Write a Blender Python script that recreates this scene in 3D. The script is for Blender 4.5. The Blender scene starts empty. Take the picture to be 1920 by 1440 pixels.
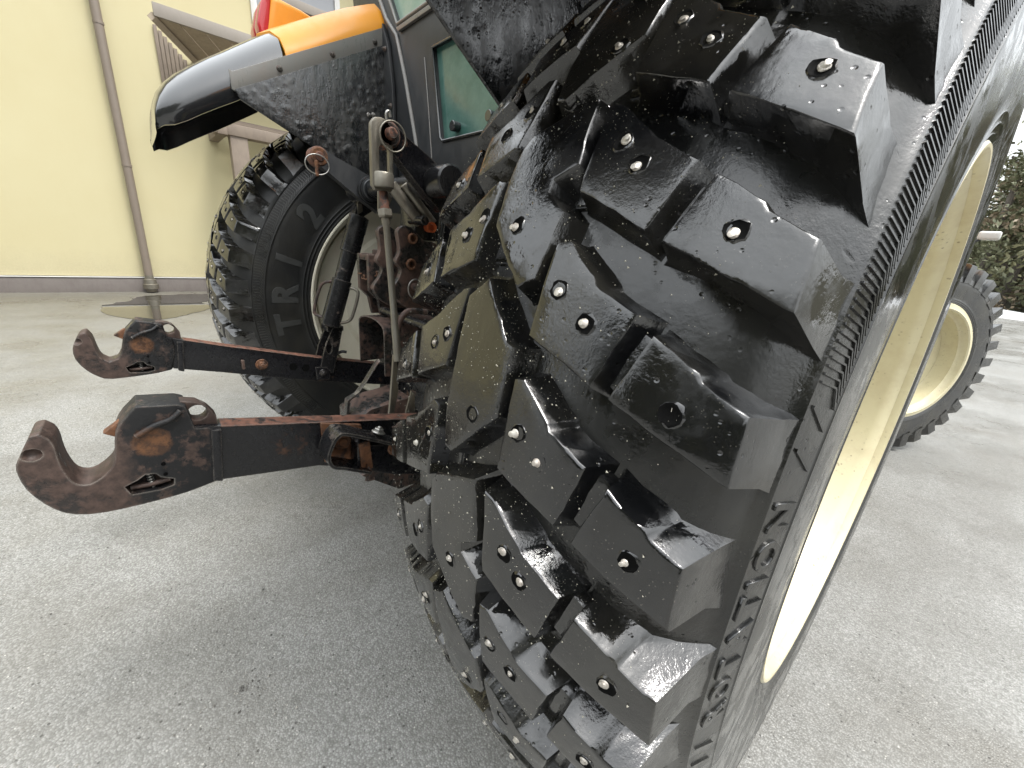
import bpy, bmesh, math, random
from mathutils import Vector, Matrix, noise
random.seed(7)
scn = bpy.context.scene
col = scn.collection
R_ = math.radians

# ------------------------------------------------------------------ camera
CAM = Vector((1.0665, -0.9263, 0.2686))
YAW, PITCH, ROLL = R_(47.235), R_(-18.450), R_(4.634)
fw = Vector((-math.sin(YAW)*math.cos(PITCH), math.cos(YAW)*math.cos(PITCH), math.sin(PITCH)))
rt = Vector((math.cos(YAW), math.sin(YAW), 0)); up = rt.cross(fw)
r2 = rt*math.cos(ROLL)+up*math.sin(ROLL); u2 = -rt*math.sin(ROLL)+up*math.cos(ROLL)
cam = bpy.data.cameras.new('camera'); co = bpy.data.objects.new('camera', cam); col.objects.link(co)
co.matrix_world = Matrix(((r2.x, u2.x, -fw.x, CAM.x), (r2.y, u2.y, -fw.y, CAM.y), (r2.z, u2.z, -fw.z, CAM.z), (0, 0, 0, 1)))
cam.sensor_width = 36; cam.lens = 761.14/1920*36; cam.clip_start = 0.02; cam.clip_end = 800
scn.camera = co

# ------------------------------------------------------------------ light
SUN_EL, SUN_AZ = R_(62), R_(70)          # azimuth measured from +Y towards +X
world = bpy.data.worlds.new('World'); scn.world = world; world.use_nodes = True
wn = world.node_tree; wn.nodes.clear()
wo = wn.nodes.new('ShaderNodeOutputWorld'); wb = wn.nodes.new('ShaderNodeBackground')
sky = wn.nodes.new('ShaderNodeTexSky'); sky.sky_type = 'NISHITA'; sky.sun_disc = False
sky.sun_elevation = SUN_EL; sky.sun_rotation = SUN_AZ; sky.air_density = 1.6; sky.dust_density = 4.0; sky.ozone_density = 1.0
hs = wn.nodes.new('ShaderNodeHueSaturation'); hs.inputs['Saturation'].default_value = 0.22
mxw = wn.nodes.new('ShaderNodeMix'); mxw.data_type = 'RGBA'; mxw.inputs[0].default_value = 0.55
mxw.inputs[7].default_value = (9.0, 9.4, 9.6, 1)
wn.links.new(sky.outputs[0], hs.inputs['Color']); wn.links.new(hs.outputs[0], mxw.inputs[6])
tc = wn.nodes.new('ShaderNodeTexCoord'); sx = wn.nodes.new('ShaderNodeSeparateXYZ'); mr = wn.nodes.new('ShaderNodeMapRange')   # overcast: zenith three times the horizon
mr.inputs[1].default_value = 0; mr.inputs[2].default_value = 1; mr.inputs[3].default_value = .52; mr.inputs[4].default_value = 1.56
vm = wn.nodes.new('ShaderNodeVectorMath'); vm.operation = 'SCALE'
wn.links.new(tc.outputs['Generated'], sx.inputs[0]); wn.links.new(sx.outputs[2], mr.inputs[0]); wn.links.new(mr.outputs[0], vm.inputs['Scale']); wn.links.new(mxw.outputs[2], vm.inputs[0])
wn.links.new(vm.outputs[0], wb.inputs['Color']); wb.inputs['Strength'].default_value = 0.15
wn.links.new(wb.outputs[0], wo.inputs[0])
sun = bpy.data.lights.new('sun', 'SUN'); sun.energy = 1.3; sun.angle = R_(14); sun.color = (1, .97, .92)
so = bpy.data.objects.new('sun', sun); col.objects.link(so)
sd = Vector((math.sin(SUN_AZ)*math.cos(SUN_EL), math.cos(SUN_AZ)*math.cos(SUN_EL), math.sin(SUN_EL)))
so.rotation_euler = sd.to_track_quat('Z', 'Y').to_euler(); so.location = sd*30
scn.view_settings.view_transform = 'Standard'; scn.view_settings.look = 'None'
scn.view_settings.gamma = 1; scn.view_settings.use_curve_mapping = False
scn.view_settings.exposure = 1.03
scn.render.engine = 'CYCLES'

# ------------------------------------------------------------------ node material helpers
class M:
    def __init__(s, name):
        s.m = bpy.data.materials.new(name); s.m.use_nodes = True; s.t = s.m.node_tree
        s.b = s.t.nodes['Principled BSDF']
    def n(s, typ, **kw):
        nd = s.t.nodes.new(typ)
        for k, v in kw.items():
            if k.startswith('_'): setattr(nd, k[1:], v)
            else: s.put(nd.inputs[int(k[1:]) if k[0] == 'i' and k[1:].isdigit() else k.replace('__', ' ')], v)
        return nd
    def put(s, sock, v):
        if hasattr(v, 'is_output'): s.t.links.new(v, sock)
        elif hasattr(v, 'outputs'): s.t.links.new(v.outputs[0], sock)
        else: sock.default_value = v
    def geo(s): return s.n('ShaderNodeNewGeometry').outputs['Position']
    def scaled(s, v): return s.n('ShaderNodeMapping', Vector=s.geo(), Scale=v)
    def noise(s, scale, detail=4, rough=.55, vec=None, dist=0):
        return s.n('ShaderNodeTexNoise', Vector=vec if vec is not None else s.geo(), Scale=scale, Detail=detail, Roughness=rough, Distortion=dist).outputs[0]
    def vor(s, scale, feature='F1', vec=None, out=0):
        return s.n('ShaderNodeTexVoronoi', _feature=feature, Vector=vec if vec is not None else s.geo(), Scale=scale).outputs[out]
    def ramp(s, f, a, b, c0=0., c1=1.):
        return s.n('ShaderNodeMapRange', Value=f, i1=a, i2=b, i3=c0, i4=c1).outputs[0]
    def mix(s, f, a, b):
        nd = s.t.nodes.new('ShaderNodeMix'); nd.data_type = 'RGBA'
        s.put(nd.inputs[0], f); s.put(nd.inputs[6], a); s.put(nd.inputs[7], b); return nd.outputs[2]
    def math(s, op, a, b=0.): return s.n('ShaderNodeMath', _operation=op, i0=a, i1=b).outputs[0]
    def bump(s, h, strength=.3, dist=.002, normal=None):
        nd = s.n('ShaderNodeBump', Height=h, Strength=strength, Distance=dist)
        if normal is not None: s.put(nd.inputs['Normal'], normal)
        return nd.outputs[0]
    def out(s, color=None, rough=None, normal=None, metal=None, **kw):
        if color is not None: s.put(s.b.inputs['Base Color'], color)
        if rough is not None: s.put(s.b.inputs['Roughness'], rough)
        if normal is not None: s.put(s.b.inputs['Normal'], normal)
        if metal is not None: s.put(s.b.inputs['Metallic'], metal)
        for k, v in kw.items(): s.put(s.b.inputs[k.replace('__', ' ')], v)
        return s.m
ALB = .76                                                             # all albedos are a little lower than first measured; the exposure makes up for it
def C(r, g, b): return (r*ALB, g*ALB, b*ALB, 1)

def worn_edges(m, c, amount, edge=(.30, .27, .235), radius=.0045):
    bv = m.n('ShaderNodeBevel', Radius=radius); bv.samples = 6
    g = m.n('ShaderNodeNewGeometry')
    d = m.n('ShaderNodeVectorMath', _operation='DOT_PRODUCT', i0=bv.outputs[0], i1=g.outputs['Normal']).outputs['Value']
    f = m.math('MULTIPLY', m.ramp(d, .985, .86), m.ramp(m.noise(55, 5, .7), .35, .6, .15, 1))
    return m.mix(m.math('MULTIPLY', f, amount), c, C(*edge))
def mat_rubber(name, base, rlo, rhi, specks=.0, dirt=0., ior=1.68, edge=(.46, .53)):
    m = M(name)
    n1 = m.noise(14, 5, .6); n2 = m.noise(160, 4, .6); n3 = m.noise(45, 3)
    streak = m.noise(60, 3, .6, m.scaled((1, .25, .25)))
    c = m.mix(m.ramp(n1, .35, .7, 0, 1), C(*[x*.75 for x in base]), C(*[x*1.25 for x in base]))
    if dirt: c = m.mix(m.math('MULTIPLY', m.ramp(m.noise(9, 4), .42, .7), dirt), c, C(.06, .055, .04))
    if specks:
        v = m.vor(330); gate = m.ramp(m.noise(16, 3), .5, .68)
        sp = m.math('MULTIPLY', m.ramp(v, .17, .10), gate)
        c = m.mix(m.math('MULTIPLY', sp, specks), c, C(.3, .28, .23))
    rg = m.ramp(m.math('ADD', m.math('MULTIPLY', n1, .6), m.math('MULTIPLY', n3, .4)), edge[0], edge[1], rlo, rhi)
    n4 = m.noise(420, 3, .6)
    gate2 = m.ramp(m.noise(11, 3), .45, .65, .15, 1)
    h = m.math('ADD', m.math('MULTIPLY', m.math('MULTIPLY', n4, gate2), .45), m.math('ADD', m.math('MULTIPLY', n3, .9), m.math('ADD', m.math('MULTIPLY', streak, .5), m.math('MULTIPLY', m.math('MULTIPLY', n2, gate2), .6))))
    pit = m.math('MULTIPLY', m.ramp(m.vor(115), .20, .08), m.ramp(m.noise(17, 4), .52, .6))
    cut = m.math('MULTIPLY', m.ramp(m.vor(26, 'DISTANCE_TO_EDGE', m.scaled((1, .5, .6))), .02, .0), m.ramp(m.noise(13, 3), .66, .72))
    h = m.math('SUBTRACT', h, m.math('ADD', m.math('MULTIPLY', pit, 1.1), m.math('MULTIPLY', cut, 1.0)))
    nb = m.bump(h, .36, .0020)
    return m.out(c, rg, nb, IOR=ior, Specular__IOR__Level=.6)
rub_top = mat_rubber('wet_tread_rubber', (.0065, .0068, .0074), .045, .26, .45, .3)
rub_side = mat_rubber('wet_sidewall_rubber', (.010, .0104, .0102), .10, .30, .25, .25, 1.55)
rub_far = mat_rubber('dull_rubber', (.013, .0135, .0135), .2, .42, .3, .5, 1.7, (.35, .65))
rub_dark = mat_rubber('dark_dry_sidewall', (.010, .0105, .0105), .38, .55, .2, .3, 1.45, (.3, .7))
rub_text = mat_rubber('scuffed_rubber_lettering', (.040, .042, .041), .42, .6, 0, .2, 1.5, (.3, .7))

def mat_rust(name, paint, rust, amount, prough=.3, scale=9., edge=.55, hook=False):
    m = M(name)
    n = m.noise(scale, 8, .68, dist=.4); n2 = m.noise(70, 5, .65); n3 = m.noise(260, 3, .6)
    f = m.ramp(m.math('ADD', m.math('MULTIPLY', n, .75), m.math('MULTIPLY', n2, .25)), .60-amount*.3, .66-amount*.3)
    rc = m.mix(m.ramp(n2, .35, .65), C(*[x*.55 for x in rust]), C(*[x*1.35 for x in rust]))
    c = m.mix(f, C(*paint), rc)
    if hook:                                                          # remains of black paint on the body, one bright rust scab per hook
        sp = m.n('ShaderNodeSeparateXYZ', Vector=m.geo()).outputs
        yy = m.math('ADD', sp[1], m.math('MULTIPLY', m.math('SUBTRACT', m.noise(38, 6, .7), .5), .05))
        pf = m.math('MULTIPLY', m.ramp(yy, -.990, -.972), m.ramp(m.noise(30, 6, .7), .60, .53))
        c = m.mix(pf, c, C(.012, .012, .013))
        dv = m.n('ShaderNodeVectorMath', _operation='DISTANCE', i0=m.n('ShaderNodeVectorMath', _operation='MULTIPLY', i0=m.geo(), i1=(0, 1, 1)).outputs[0], i1=(0, -.951, -.036)).outputs['Value']
        sc_ = m.ramp(m.math('ADD', dv, m.math('MULTIPLY', m.noise(70, 5, .7), .03)), .040, .034)
        c = m.mix(m.math('MULTIPLY', sc_, m.ramp(n2, .42, .58, .35, .95)), c, m.mix(n2, C(.13, .055, .026), C(.24, .11, .045)))
    if edge: c = worn_edges(m, c, edge)
    rg = m.math('ADD', m.math('MULTIPLY', f, .32), m.ramp(n2, .3, .7, prough-.08, prough+.12))
    h = m.math('ADD', m.math('MULTIPLY', f, .6), m.math('ADD', m.math('MULTIPLY', n3, .35), m.math('MULTIPLY', n2, .8)))
    return m.out(c, rg, m.bump(h, .35, .002), Specular__IOR__Level=.42)
black_rust = mat_rust('chipped_black_paint', (.010, .010, .012), (.10, .05, .03), .05, .26)
hook_metal = mat_rust('hook_metal', (.034, .028, .026), (.080, .052, .042), .6, .24, 9, .75, True)
brown_rust = mat_rust('brown_forged_rust', (.034, .028, .026), (.078, .049, .039), .6, .28, 6)
orange_rust = mat_rust('bright_rust', (.05, .027, .02), (.18, .078, .036), .65, .42, 30, .3)
hub_rust = mat_rust('rusty_casting', (.028, .027, .026), (.105, .064, .050), .42, .27, 14, .6)
top_rust = mat_rust('worn_rusty_edge', (.04, .03, .027), (.19, .085, .055), .6, .4, 40)

def mat_paint(name, base, rough, dirt=0., dirtc=(.1, .09, .07), bumpn=.08, coat=0., scale=30):
    m = M(name)
    n = m.noise(6, 6, .65); n2 = m.noise(scale*6, 3)
    n3 = m.noise(scale, 6, .7, m.scaled((1, 1, .35)))
    f = m.math('MULTIPLY', m.ramp(m.math('ADD', m.math('MULTIPLY', n, .5), m.math('MULTIPLY', n3, .5)), .45, .68), dirt)
    c = m.mix(f, C(*base), C(*dirtc))
    rg = m.ramp(n3, .3, .7, max(.04, rough-.07), rough+.1)
    return m.out(c, rg, m.bump(m.math('ADD', n2, m.math('MULTIPLY', n, 2.)), bumpn, .0015), Coat__Weight=coat, Coat__Roughness=.06)
orange_paint = mat_paint('orange_fender_paint', (.92, .36, .006), .38, .12, (.4, .2, .05), .05, .08)
black_paint = mat_paint('black_satin_paint', (.014, .0145, .016), .22, .45, (.06, .055, .05), .10)
grey_black = mat_paint('grey_black_cab_paint', (.022, .024, .027), .38, .4, (.07, .067, .062), .1)
black_plastic = mat_paint('wet_black_plastic', (.022, .023, .025), .16, .2, (.05, .05, .05), .05, .6); black_plastic.node_tree.nodes['Principled BSDF'].inputs['IOR'].default_value = 1.6
strip_paint = mat_paint('weathered_steel_strip', (.24, .235, .22), .3, .7, (.26, .215, .185), .12)
zinc = mat_paint('dull_zinc', (.29, .27, .225), .4, .8, (.13, .085, .05), .2, 0, 60); zinc.node_tree.nodes['Principled BSDF'].inputs['Metallic'].default_value = .65
steel = mat_paint('scratched_steel', (.5, .49, .46), .35, .6, (.14, .11, .09), .2, 0, 60); steel.node_tree.nodes['Principled BSDF'].inputs['Metallic'].default_value = .8
tube_metal = mat_rust('worn_black_tube', (.016, .016, .017), (.11, .085, .07), .10, .22, 26, .6)
m = M('cream_rim_paint')
n = m.noise(6, 6, .65); n3 = m.noise(22, 6, .7)
c = m.mix(m.ramp(m.math('ADD', m.math('MULTIPLY', n, .5), m.math('MULTIPLY', n3, .5)), .48, .68, 0, .45), C(.80, .73, .49), C(.52, .40, .22))
c = m.mix(m.math('MULTIPLY', m.ramp(m.vor(75), .20, .10), m.ramp(m.noise(10, 4), .5, .62, 0, .7)), c, C(.20, .14, .075))
c = worn_edges(m, c, .55, (.36, .24, .11), .006)
cream = m.out(c, m.ramp(n3, .3, .7, .24, .42), m.bump(m.math('ADD', n3, m.noise(200, 3)), .06, .0015))
dirty_cream = mat_paint('dirty_cream_rim_paint', (.84, .80, .655), .5, .35, (.5, .43, .31), .12, 0, 14)
timber = mat_paint('brown_painted_timber', (.24, .19, .145), .6, .5, (.13, .10, .08), .15, 0, 26)
timber_pale = mat_paint('pale_brown_boards', (.40, .33, .245), .6, .5, (.22, .17, .12), .15, 0, 26)
fascia_m = mat_paint('grey_brown_fascia', (.31, .275, .235), .5, .2, (.2, .17, .14), .06)
pipe_m = mat_paint('brown_grey_downpipe', (.25, .205, .165), .42, .3, (.16, .13, .1), .05)
plinth_m = mat_paint('grey_plinth', (.20, .175, .16), .6, .5, (.12, .1, .09), .2)
white_m = mat_paint('white_frame_paint', (.8, .79, .76), .4, .1)
red_lens = M('red_lamp_lens').out(C(.55, .03, .04), .15, Coat__Weight=.4)
yellow_m = M('yellow_sticker').out(C(.75, .78, .08), .4)
orange_ring_m = mat_paint('orange_plastic', (.75, .16, .05), .4, .3, (.3, .1, .05))
pit_m = M('painted_hole_dark').out(C(.004, .004, .004), .8, Specular__IOR__Level=.08)  # near-black colour stands in for the shade inside stud pits and link holes
grit_m = M('pale_grit').out(C(.40, .38, .31), .7)
stud_m = mat_paint('bare_stud_metal', (.78, .74, .67), .34, .6, (.3, .2, .15), .4, 0, 300); stud_m.node_tree.nodes['Principled BSDF'].inputs['Metallic'].default_value = .55

m = M('blistered_wet_black_paint')                                   # inner fender plates: blistered, splashed, wet
v = m.vor(42, 'SMOOTH_F1'); bl = m.math('ADD', m.math('MULTIPLY', m.ramp(v, .45, .1), m.ramp(m.noise(6, 3), .42, .6)), m.math('MULTIPLY', m.ramp(m.vor(95), .28, .1), m.math('MULTIPLY', m.ramp(m.noise(9, 3), .46, .6), .32)))
n = m.noise(34, 6, .68, m.scaled((1, 1.1, .5)), 0); n2 = m.noise(140, 3)
f = m.ramp(m.math('ADD', m.math('MULTIPLY', n, .7), m.math('MULTIPLY', m.noise(4, 3), .3)), .47, .66)
blister = m.out(m.mix(f, C(.014, .015, .017), C(.062, .061, .056)), m.ramp(n, .35, .65, .12, .42),
                m.bump(m.math('ADD', bl, m.math('ADD', m.math('MULTIPLY', n, 1.2), m.math('MULTIPLY', n2, .2))), .75, .0022), Specular__IOR__Level=.6, IOR=1.7)

m = M('green_tinted_glass')
g = m.noise(12, 5, .7)
glass = m.out(m.mix(m.ramp(g, .4, .7), C(.06, .15, .125), C(.12, .23, .195)), m.ramp(g, .3, .7, .05, .25), Specular__IOR__Level=.7)
m = M('pale_dusty_glass')
glass2 = m.out(m.mix(m.ramp(m.noise(9, 5, .7), .4, .7), C(.36, .52, .42), C(.52, .62, .52)), .12, Specular__IOR__Level=.7)
glass3 = M('grey_window_glass').out(C(.33, .34, .36), .06, Specular__IOR__Level=.7)

m = M('yellow_render')
n = m.noise(1.1, 6, .6); n2 = m.noise(260, 3); n3 = m.noise(3.0, 5, .65, m.scaled((1, 1, .22)))
spz = m.n('ShaderNodeSeparateXYZ', Vector=m.geo()).outputs[2]
splash = m.math('MULTIPLY', m.ramp(m.math('ADD', spz, m.math('MULTIPLY', m.noise(7, 6, .7), .5)), .06, -.30), m.ramp(m.noise(60, 4), .3, .7, .1, .5))
wall_m = m.out(m.mix(splash, m.mix(m.ramp(n3, .5, .75, 0, .18), m.mix(m.ramp(n, .35, .65), C(.66, .595, .365), C(.64, .57, .34)), C(.58, .50, .29)), C(.42, .36, .24)), .75, m.bump(m.math('ADD', n2, m.math('MULTIPLY', m.noise(40, 4), .8)), .22, .003))

m = M('wet_asphalt')
v = m.vor(230); vc = m.vor(230, out=1); n = m.noise(2.3, 6, .62); n2 = m.noise(420, 2); n3 = m.noise(.55, 4, .6); n4 = m.noise(28, 4, .6)
stone = m.n('ShaderNodeSeparateColor', Color=vc).outputs[0]
c = m.mix(m.ramp(stone, .1, 1), C(.248, .246, .232), C(.435, .432, .412))
c = m.mix(m.ramp(v, .42, .7, 0, .5), c, C(.15, .145, .13))
wet = m.ramp(m.math('ADD', m.math('MULTIPLY', n, .55), m.math('MULTIPLY', n3, .45)), .45, .58)
c = m.mix(m.math('MULTIPLY', wet, .30), c, C(.14, .128, .105))
c = m.mix(m.ramp(m.noise(.9, 5, .65), .52, .7, 0, .4), c, C(.16, .14, .11))
c = m.mix(m.ramp(m.noise(1.5, 5, .6, m.scaled((1, .14, 1))), .5, .64, 0, .4), c, C(.15, .14, .12))
xs_ = m.n('ShaderNodeSeparateXYZ', Vector=m.geo()).outputs[0]
odd = m.vor(52); c = m.mix(m.math('MULTIPLY', m.ramp(odd, .17, .12), m.ramp(m.noise(20, 3), .5, .56, 0, .75)), c, C(.055, .052, .047))
c = m.mix(m.math('MULTIPLY', m.ramp(m.vor(64), .14, .10), m.ramp(m.noise(15, 3), .5, .56, 0, .8)), c, C(.62, .60, .55))
damp = m.math('MULTIPLY', m.ramp(m.math('ADD', xs_, m.math('MULTIPLY', m.noise(.7, 5), 3.)), -.6, -4.6), .62)          # damp strip along the house wall
c = m.mix(damp, c, C(.135, .12, .085))
cr = m.ramp(m.vor(.8, 'DISTANCE_TO_EDGE', m.n('ShaderNodeVectorMath', _operation='ADD', i0=m.geo(), i1=m.n('ShaderNodeTexNoise', Vector=m.geo(), Scale=3, Detail=6).outputs[1]).outputs[0]), .006, .0, 0, .0)
c = m.mix(m.ramp(n4, .55, .75, 0, .3), c, C(.11, .105, .095))
rg = m.ramp(wet, 0, 1, .46, .26)
h = m.math('ADD', m.math('MULTIPLY', m.ramp(v, 0, .6, 1, 0), m.ramp(m.noise(5, 4), .35, .65, .5, 1.2)), m.math('ADD', m.math('MULTIPLY', n2, .5), m.math('MULTIPLY', m.noise(60, 4), .8)))
asphalt = m.out(c, rg, m.bump(h, .5, .0022), Specular__IOR__Level=.25)
m = M('puddle_water')
water = m.out(m.mix(m.ramp(m.noise(3, 4), .3, .7), C(.035, .032, .026), C(.06, .055, .045)), .035, m.bump(m.noise(9, 2), .03, .01), IOR=1.33, Specular__IOR__Level=1.)
m = M('brown_bank')
bank_m = m.out(m.mix(m.ramp(m.noise(1.5, 6, .7), .4, .6), C(.09, .075, .045), C(.05, .055, .03)), .9, m.bump(m.noise(8, 5), .6, .1))
m = M('old_snow')
snow_m = m.out(m.mix(m.ramp(m.noise(3, 5), .4, .7), C(.82, .83, .84), C(.6, .6, .6)), .6, m.bump(m.noise(12, 5), .5, .03))
def leaf_mat(name, a, b):
    m = M(name); return m.out(m.mix(m.ramp(m.noise(2.2, 5, .7), .35, .65), C(*a), C(*b)), .55)
leafs = [leaf_mat('dark_conifer_leaves', (.11, .125, .065), (.23, .23, .13)), leaf_mat('olive_leaves', (.22, .215, .11), (.34, .32, .18)), leaf_mat('brown_twigs', (.26, .20, .13), (.36, .29, .2))]
bark_m = mat_paint('grey_bark', (.13, .11, .09), .8, .5, (.06, .05, .04), .5)

# ------------------------------------------------------------------ object helpers
def link(name, me, parent=None, mat=None, loc=None, rot=None):
    o = bpy.data.objects.new(name, me); col.objects.link(o)
    if mat is not None:
        for x in (mat if isinstance(mat, (list, tuple)) else [mat]): me.materials.append(x)
    if parent is not None: o.parent = parent
    if loc is not None: o.location = loc
    if rot is not None: o.rotation_euler = rot
    return o
def empty(name, parent=None, loc=(0, 0, 0), rot=(0, 0, 0)):
    o = bpy.data.objects.new(name, None); col.objects.link(o); o.empty_display_size = .05
    o.location = loc; o.rotation_euler = rot
    if parent is not None: o.parent = parent
    return o
def tag(o, label=None, cat=None, group=None, kind=None):
    if label: o['label'] = label
    if cat: o['category'] = cat
    if group: o['group'] = group
    if kind: o['kind'] = kind
    return o
def finish(bm, smooth=40, name='m'):
    bmesh.ops.remove_doubles(bm, verts=bm.verts, dist=1e-5)
    bmesh.ops.recalc_face_normals(bm, faces=bm.faces)
    me = bpy.data.meshes.new(name); bm.to_mesh(me); bm.free()
    if smooth:
        for p in me.polygons: p.use_smooth = True
        me.set_sharp_from_angle(angle=R_(smooth))
    return me
def bevel(bm, w, seg=2, ang=35):
    es = [e for e in bm.edges if len(e.link_faces) == 2 and e.calc_face_angle(0) > R_(ang)]
    if es and w > 0: bmesh.ops.bevel(bm, geom=es, offset=w, segments=seg, profile=.6, affect='EDGES', clamp_overlap=True)
def plate(pts, a0, a1, axis='x', holes=(), bev=.002, seg=2):
    """polygon (two coords in the plane normal to axis) extruded between a0 and a1"""
    bm = bmesh.new()
    def P(q, a): return (a, q[0], q[1]) if axis == 'x' else ((q[0], a, q[1]) if axis == 'y' else (q[0], q[1], a))
    es = []
    for loop in [pts]+list(holes):
        vs = [bm.verts.new(P(q, a0)) for q in loop]
        es += [bm.edges.new((vs[i], vs[(i+1) % len(vs)])) for i in range(len(vs))]
    bmesh.ops.triangle_fill(bm, use_beauty=True, use_dissolve=False, edges=es)
    if not bm.faces: bmesh.ops.contextual_create(bm, geom=es)
    bmesh.ops.dissolve_limit(bm, angle_limit=.01, verts=bm.verts, edges=bm.edges)
    r = bmesh.ops.extrude_face_region(bm, geom=bm.faces[:])
    vs = [v for v in r['geom'] if isinstance(v, bmesh.types.BMVert)]
    d = a1-a0; bmesh.ops.translate(bm, verts=vs, vec=(d, 0, 0) if axis == 'x' else ((0, d, 0) if axis == 'y' else (0, 0, d)))
    bmesh.ops.recalc_face_normals(bm, faces=bm.faces)
    bevel(bm, bev, seg)
    return finish(bm)
def circle(c, r, n=20, r2=None):
    return [(c[0]+r*math.cos(2*math.pi*i/n), c[1]+(r2 or r)*math.sin(2*math.pi*i/n)) for i in range(n)]
def box(lo, hi, bev=.003, seg=2):
    bm = bmesh.new(); bmesh.ops.create_cube(bm, size=1)
    for v in bm.verts: v.co = Vector([lo[k]+(v.co[k]+.5)*(hi[k]-lo[k]) for k in range(3)])
    bevel(bm, bev, seg); return finish(bm)
def ringframe(d):
    d = d.normalized(); a = Vector((0, 0, 1)) if abs(d.z) < .9 else Vector((1, 0, 0))
    x = d.cross(a).normalized(); return x, d.cross(x)
def lathe_axis(p0, p1, prof, n=24, caps=True):
    """prof: (t along p0->p1 in metres, radius)"""
    p0, p1 = Vector(p0), Vector(p1); d = (p1-p0).normalized(); x, y = ringframe(d); bm = bmesh.new(); rings = []
    for t, r in prof:
        rings.append([bm.verts.new(p0+d*t+(x*math.cos(2*math.pi*i/n)+y*math.sin(2*math.pi*i/n))*max(r, 1e-4)) for i in range(n)])
    for a, b in zip(rings, rings[1:]):
        for i in range(n): bm.faces.new((a[i], a[(i+1) % n], b[(i+1) % n], b[i]))
    if caps: bm.faces.new(rings[0]); bm.faces.new(rings[-1])
    return finish(bm)
def rod(p0, p1, r0, r1=None, n=20, bev=.0015):
    L = (Vector(p1)-Vector(p0)).length; r1 = r1 or r0; b = min(bev, r0*.4)
    return lathe_axis(p0, p1, [(0, r0-b), (b, r0), (L-b, r1), (L, r1-b)], n)
def tube(path, r, n=10, closed=False, flat=1.):
    path = [Vector(q) for q in path]; bm = bmesh.new(); rings = []; N = len(path); prev = None
    for i, q in enumerate(path):
        a = path[(i-1) % N] if closed or i else q; b = path[(i+1) % N] if closed or i < N-1 else q
        d = (b-a).normalized()
        if prev is None: x, y = ringframe(d)
        else: x = (prev-d*prev.dot(d)).normalized(); y = d.cross(x)
        prev = x
        rings.append([bm.verts.new(q+(x*math.cos(2*math.pi*k/n)+y*flat*math.sin(2*math.pi*k/n))*r) for k in range(n)])
    prs = list(zip(rings, rings[1:]))+([(rings[-1], rings[0])] if closed else [])
    for a, b in prs:
        for k in range(n): bm.faces.new((a[k], a[(k+1) % n], b[(k+1) % n], b[k]))
    if not closed: bm.faces.new(rings[0]); bm.faces.new(rings[-1])
    return finish(bm, 60)
def smoothpath(pts, k=5):
    pts = [Vector(q) for q in pts]; out = []
    for i in range(len(pts)-1):
        p0, p1, p2, p3 = pts[max(i-1, 0)], pts[i], pts[i+1], pts[min(i+2, len(pts)-1)]
        for j in range(k):
            t = j/k; out.append(.5*((2*p1)+(p2-p0)*t+(2*p0-5*p1+4*p2-p3)*t*t+(3*p1-p0-3*p2+p3)*t**3))
    return out+[pts[-1]]
def nut(c, d, af, h, hole=0):
    c = Vector(c); d = Vector(d).normalized(); x, y = ringframe(d); bm = bmesh.new()
    rg = [[bm.verts.new(c+d*t+(x*math.cos(i*math.pi/3)+y*math.sin(i*math.pi/3))*af*s) for i in range(6)] for t, s in ((0, .58), (h*.8, .58), (h, .5))]
    for a, b in zip(rg, rg[1:]):
        for i in range(6): bm.faces.new((a[i], a[(i+1) % 6], b[(i+1) % 6], b[i]))
    bm.faces.new(rg[0]); bm.faces.new(rg[-1]); return finish(bm, 25)
def bolt(c, d, af, h, washer=0):
    """hex head with washer and thread end, joined as one fastener"""
    bm = bmesh.new(); c = Vector(c); d = Vector(d).normalized()
    parts = [nut(c+d*.002, d, af, h)]
    if washer: parts.append(rod(c-d*.001, c+d*.0025, washer))
    parts.append(rod(c+d*h, c+d*(h+.006), af*.28))
    for p in parts: bm.from_mesh(p); bpy.data.meshes.remove(p)
    return finish(bm, 30)
def booldiff(o, cutter_meshes):
    for cm in cutter_meshes:
        c = bpy.data.objects.new('cutter', cm); col.objects.link(c); c.parent = o.parent
        md = o.modifiers.new('cut', 'BOOLEAN'); md.object = c; md.solver = 'EXACT'
        bpy.context.view_layer.update()
        ev = o.evaluated_get(bpy.context.evaluated_depsgraph_get()); me = bpy.data.meshes.new_from_object(ev)
        o.modifiers.clear(); o.data = me; bpy.data.objects.remove(c)
        for p in me.polygons: p.use_smooth = True
        me.set_sharp_from_angle(angle=R_(35))
def sphere(c, r, sc=(1, 1, 1), sub=3):
    bm = bmesh.new(); bmesh.ops.create_icosphere(bm, subdivisions=sub, radius=r)
    for v in bm.verts: v.co = Vector((v.co.x*sc[0], v.co.y*sc[1], v.co.z*sc[2]))+Vector(c)
    return finish(bm, 60)

GZ = -0.745
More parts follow.
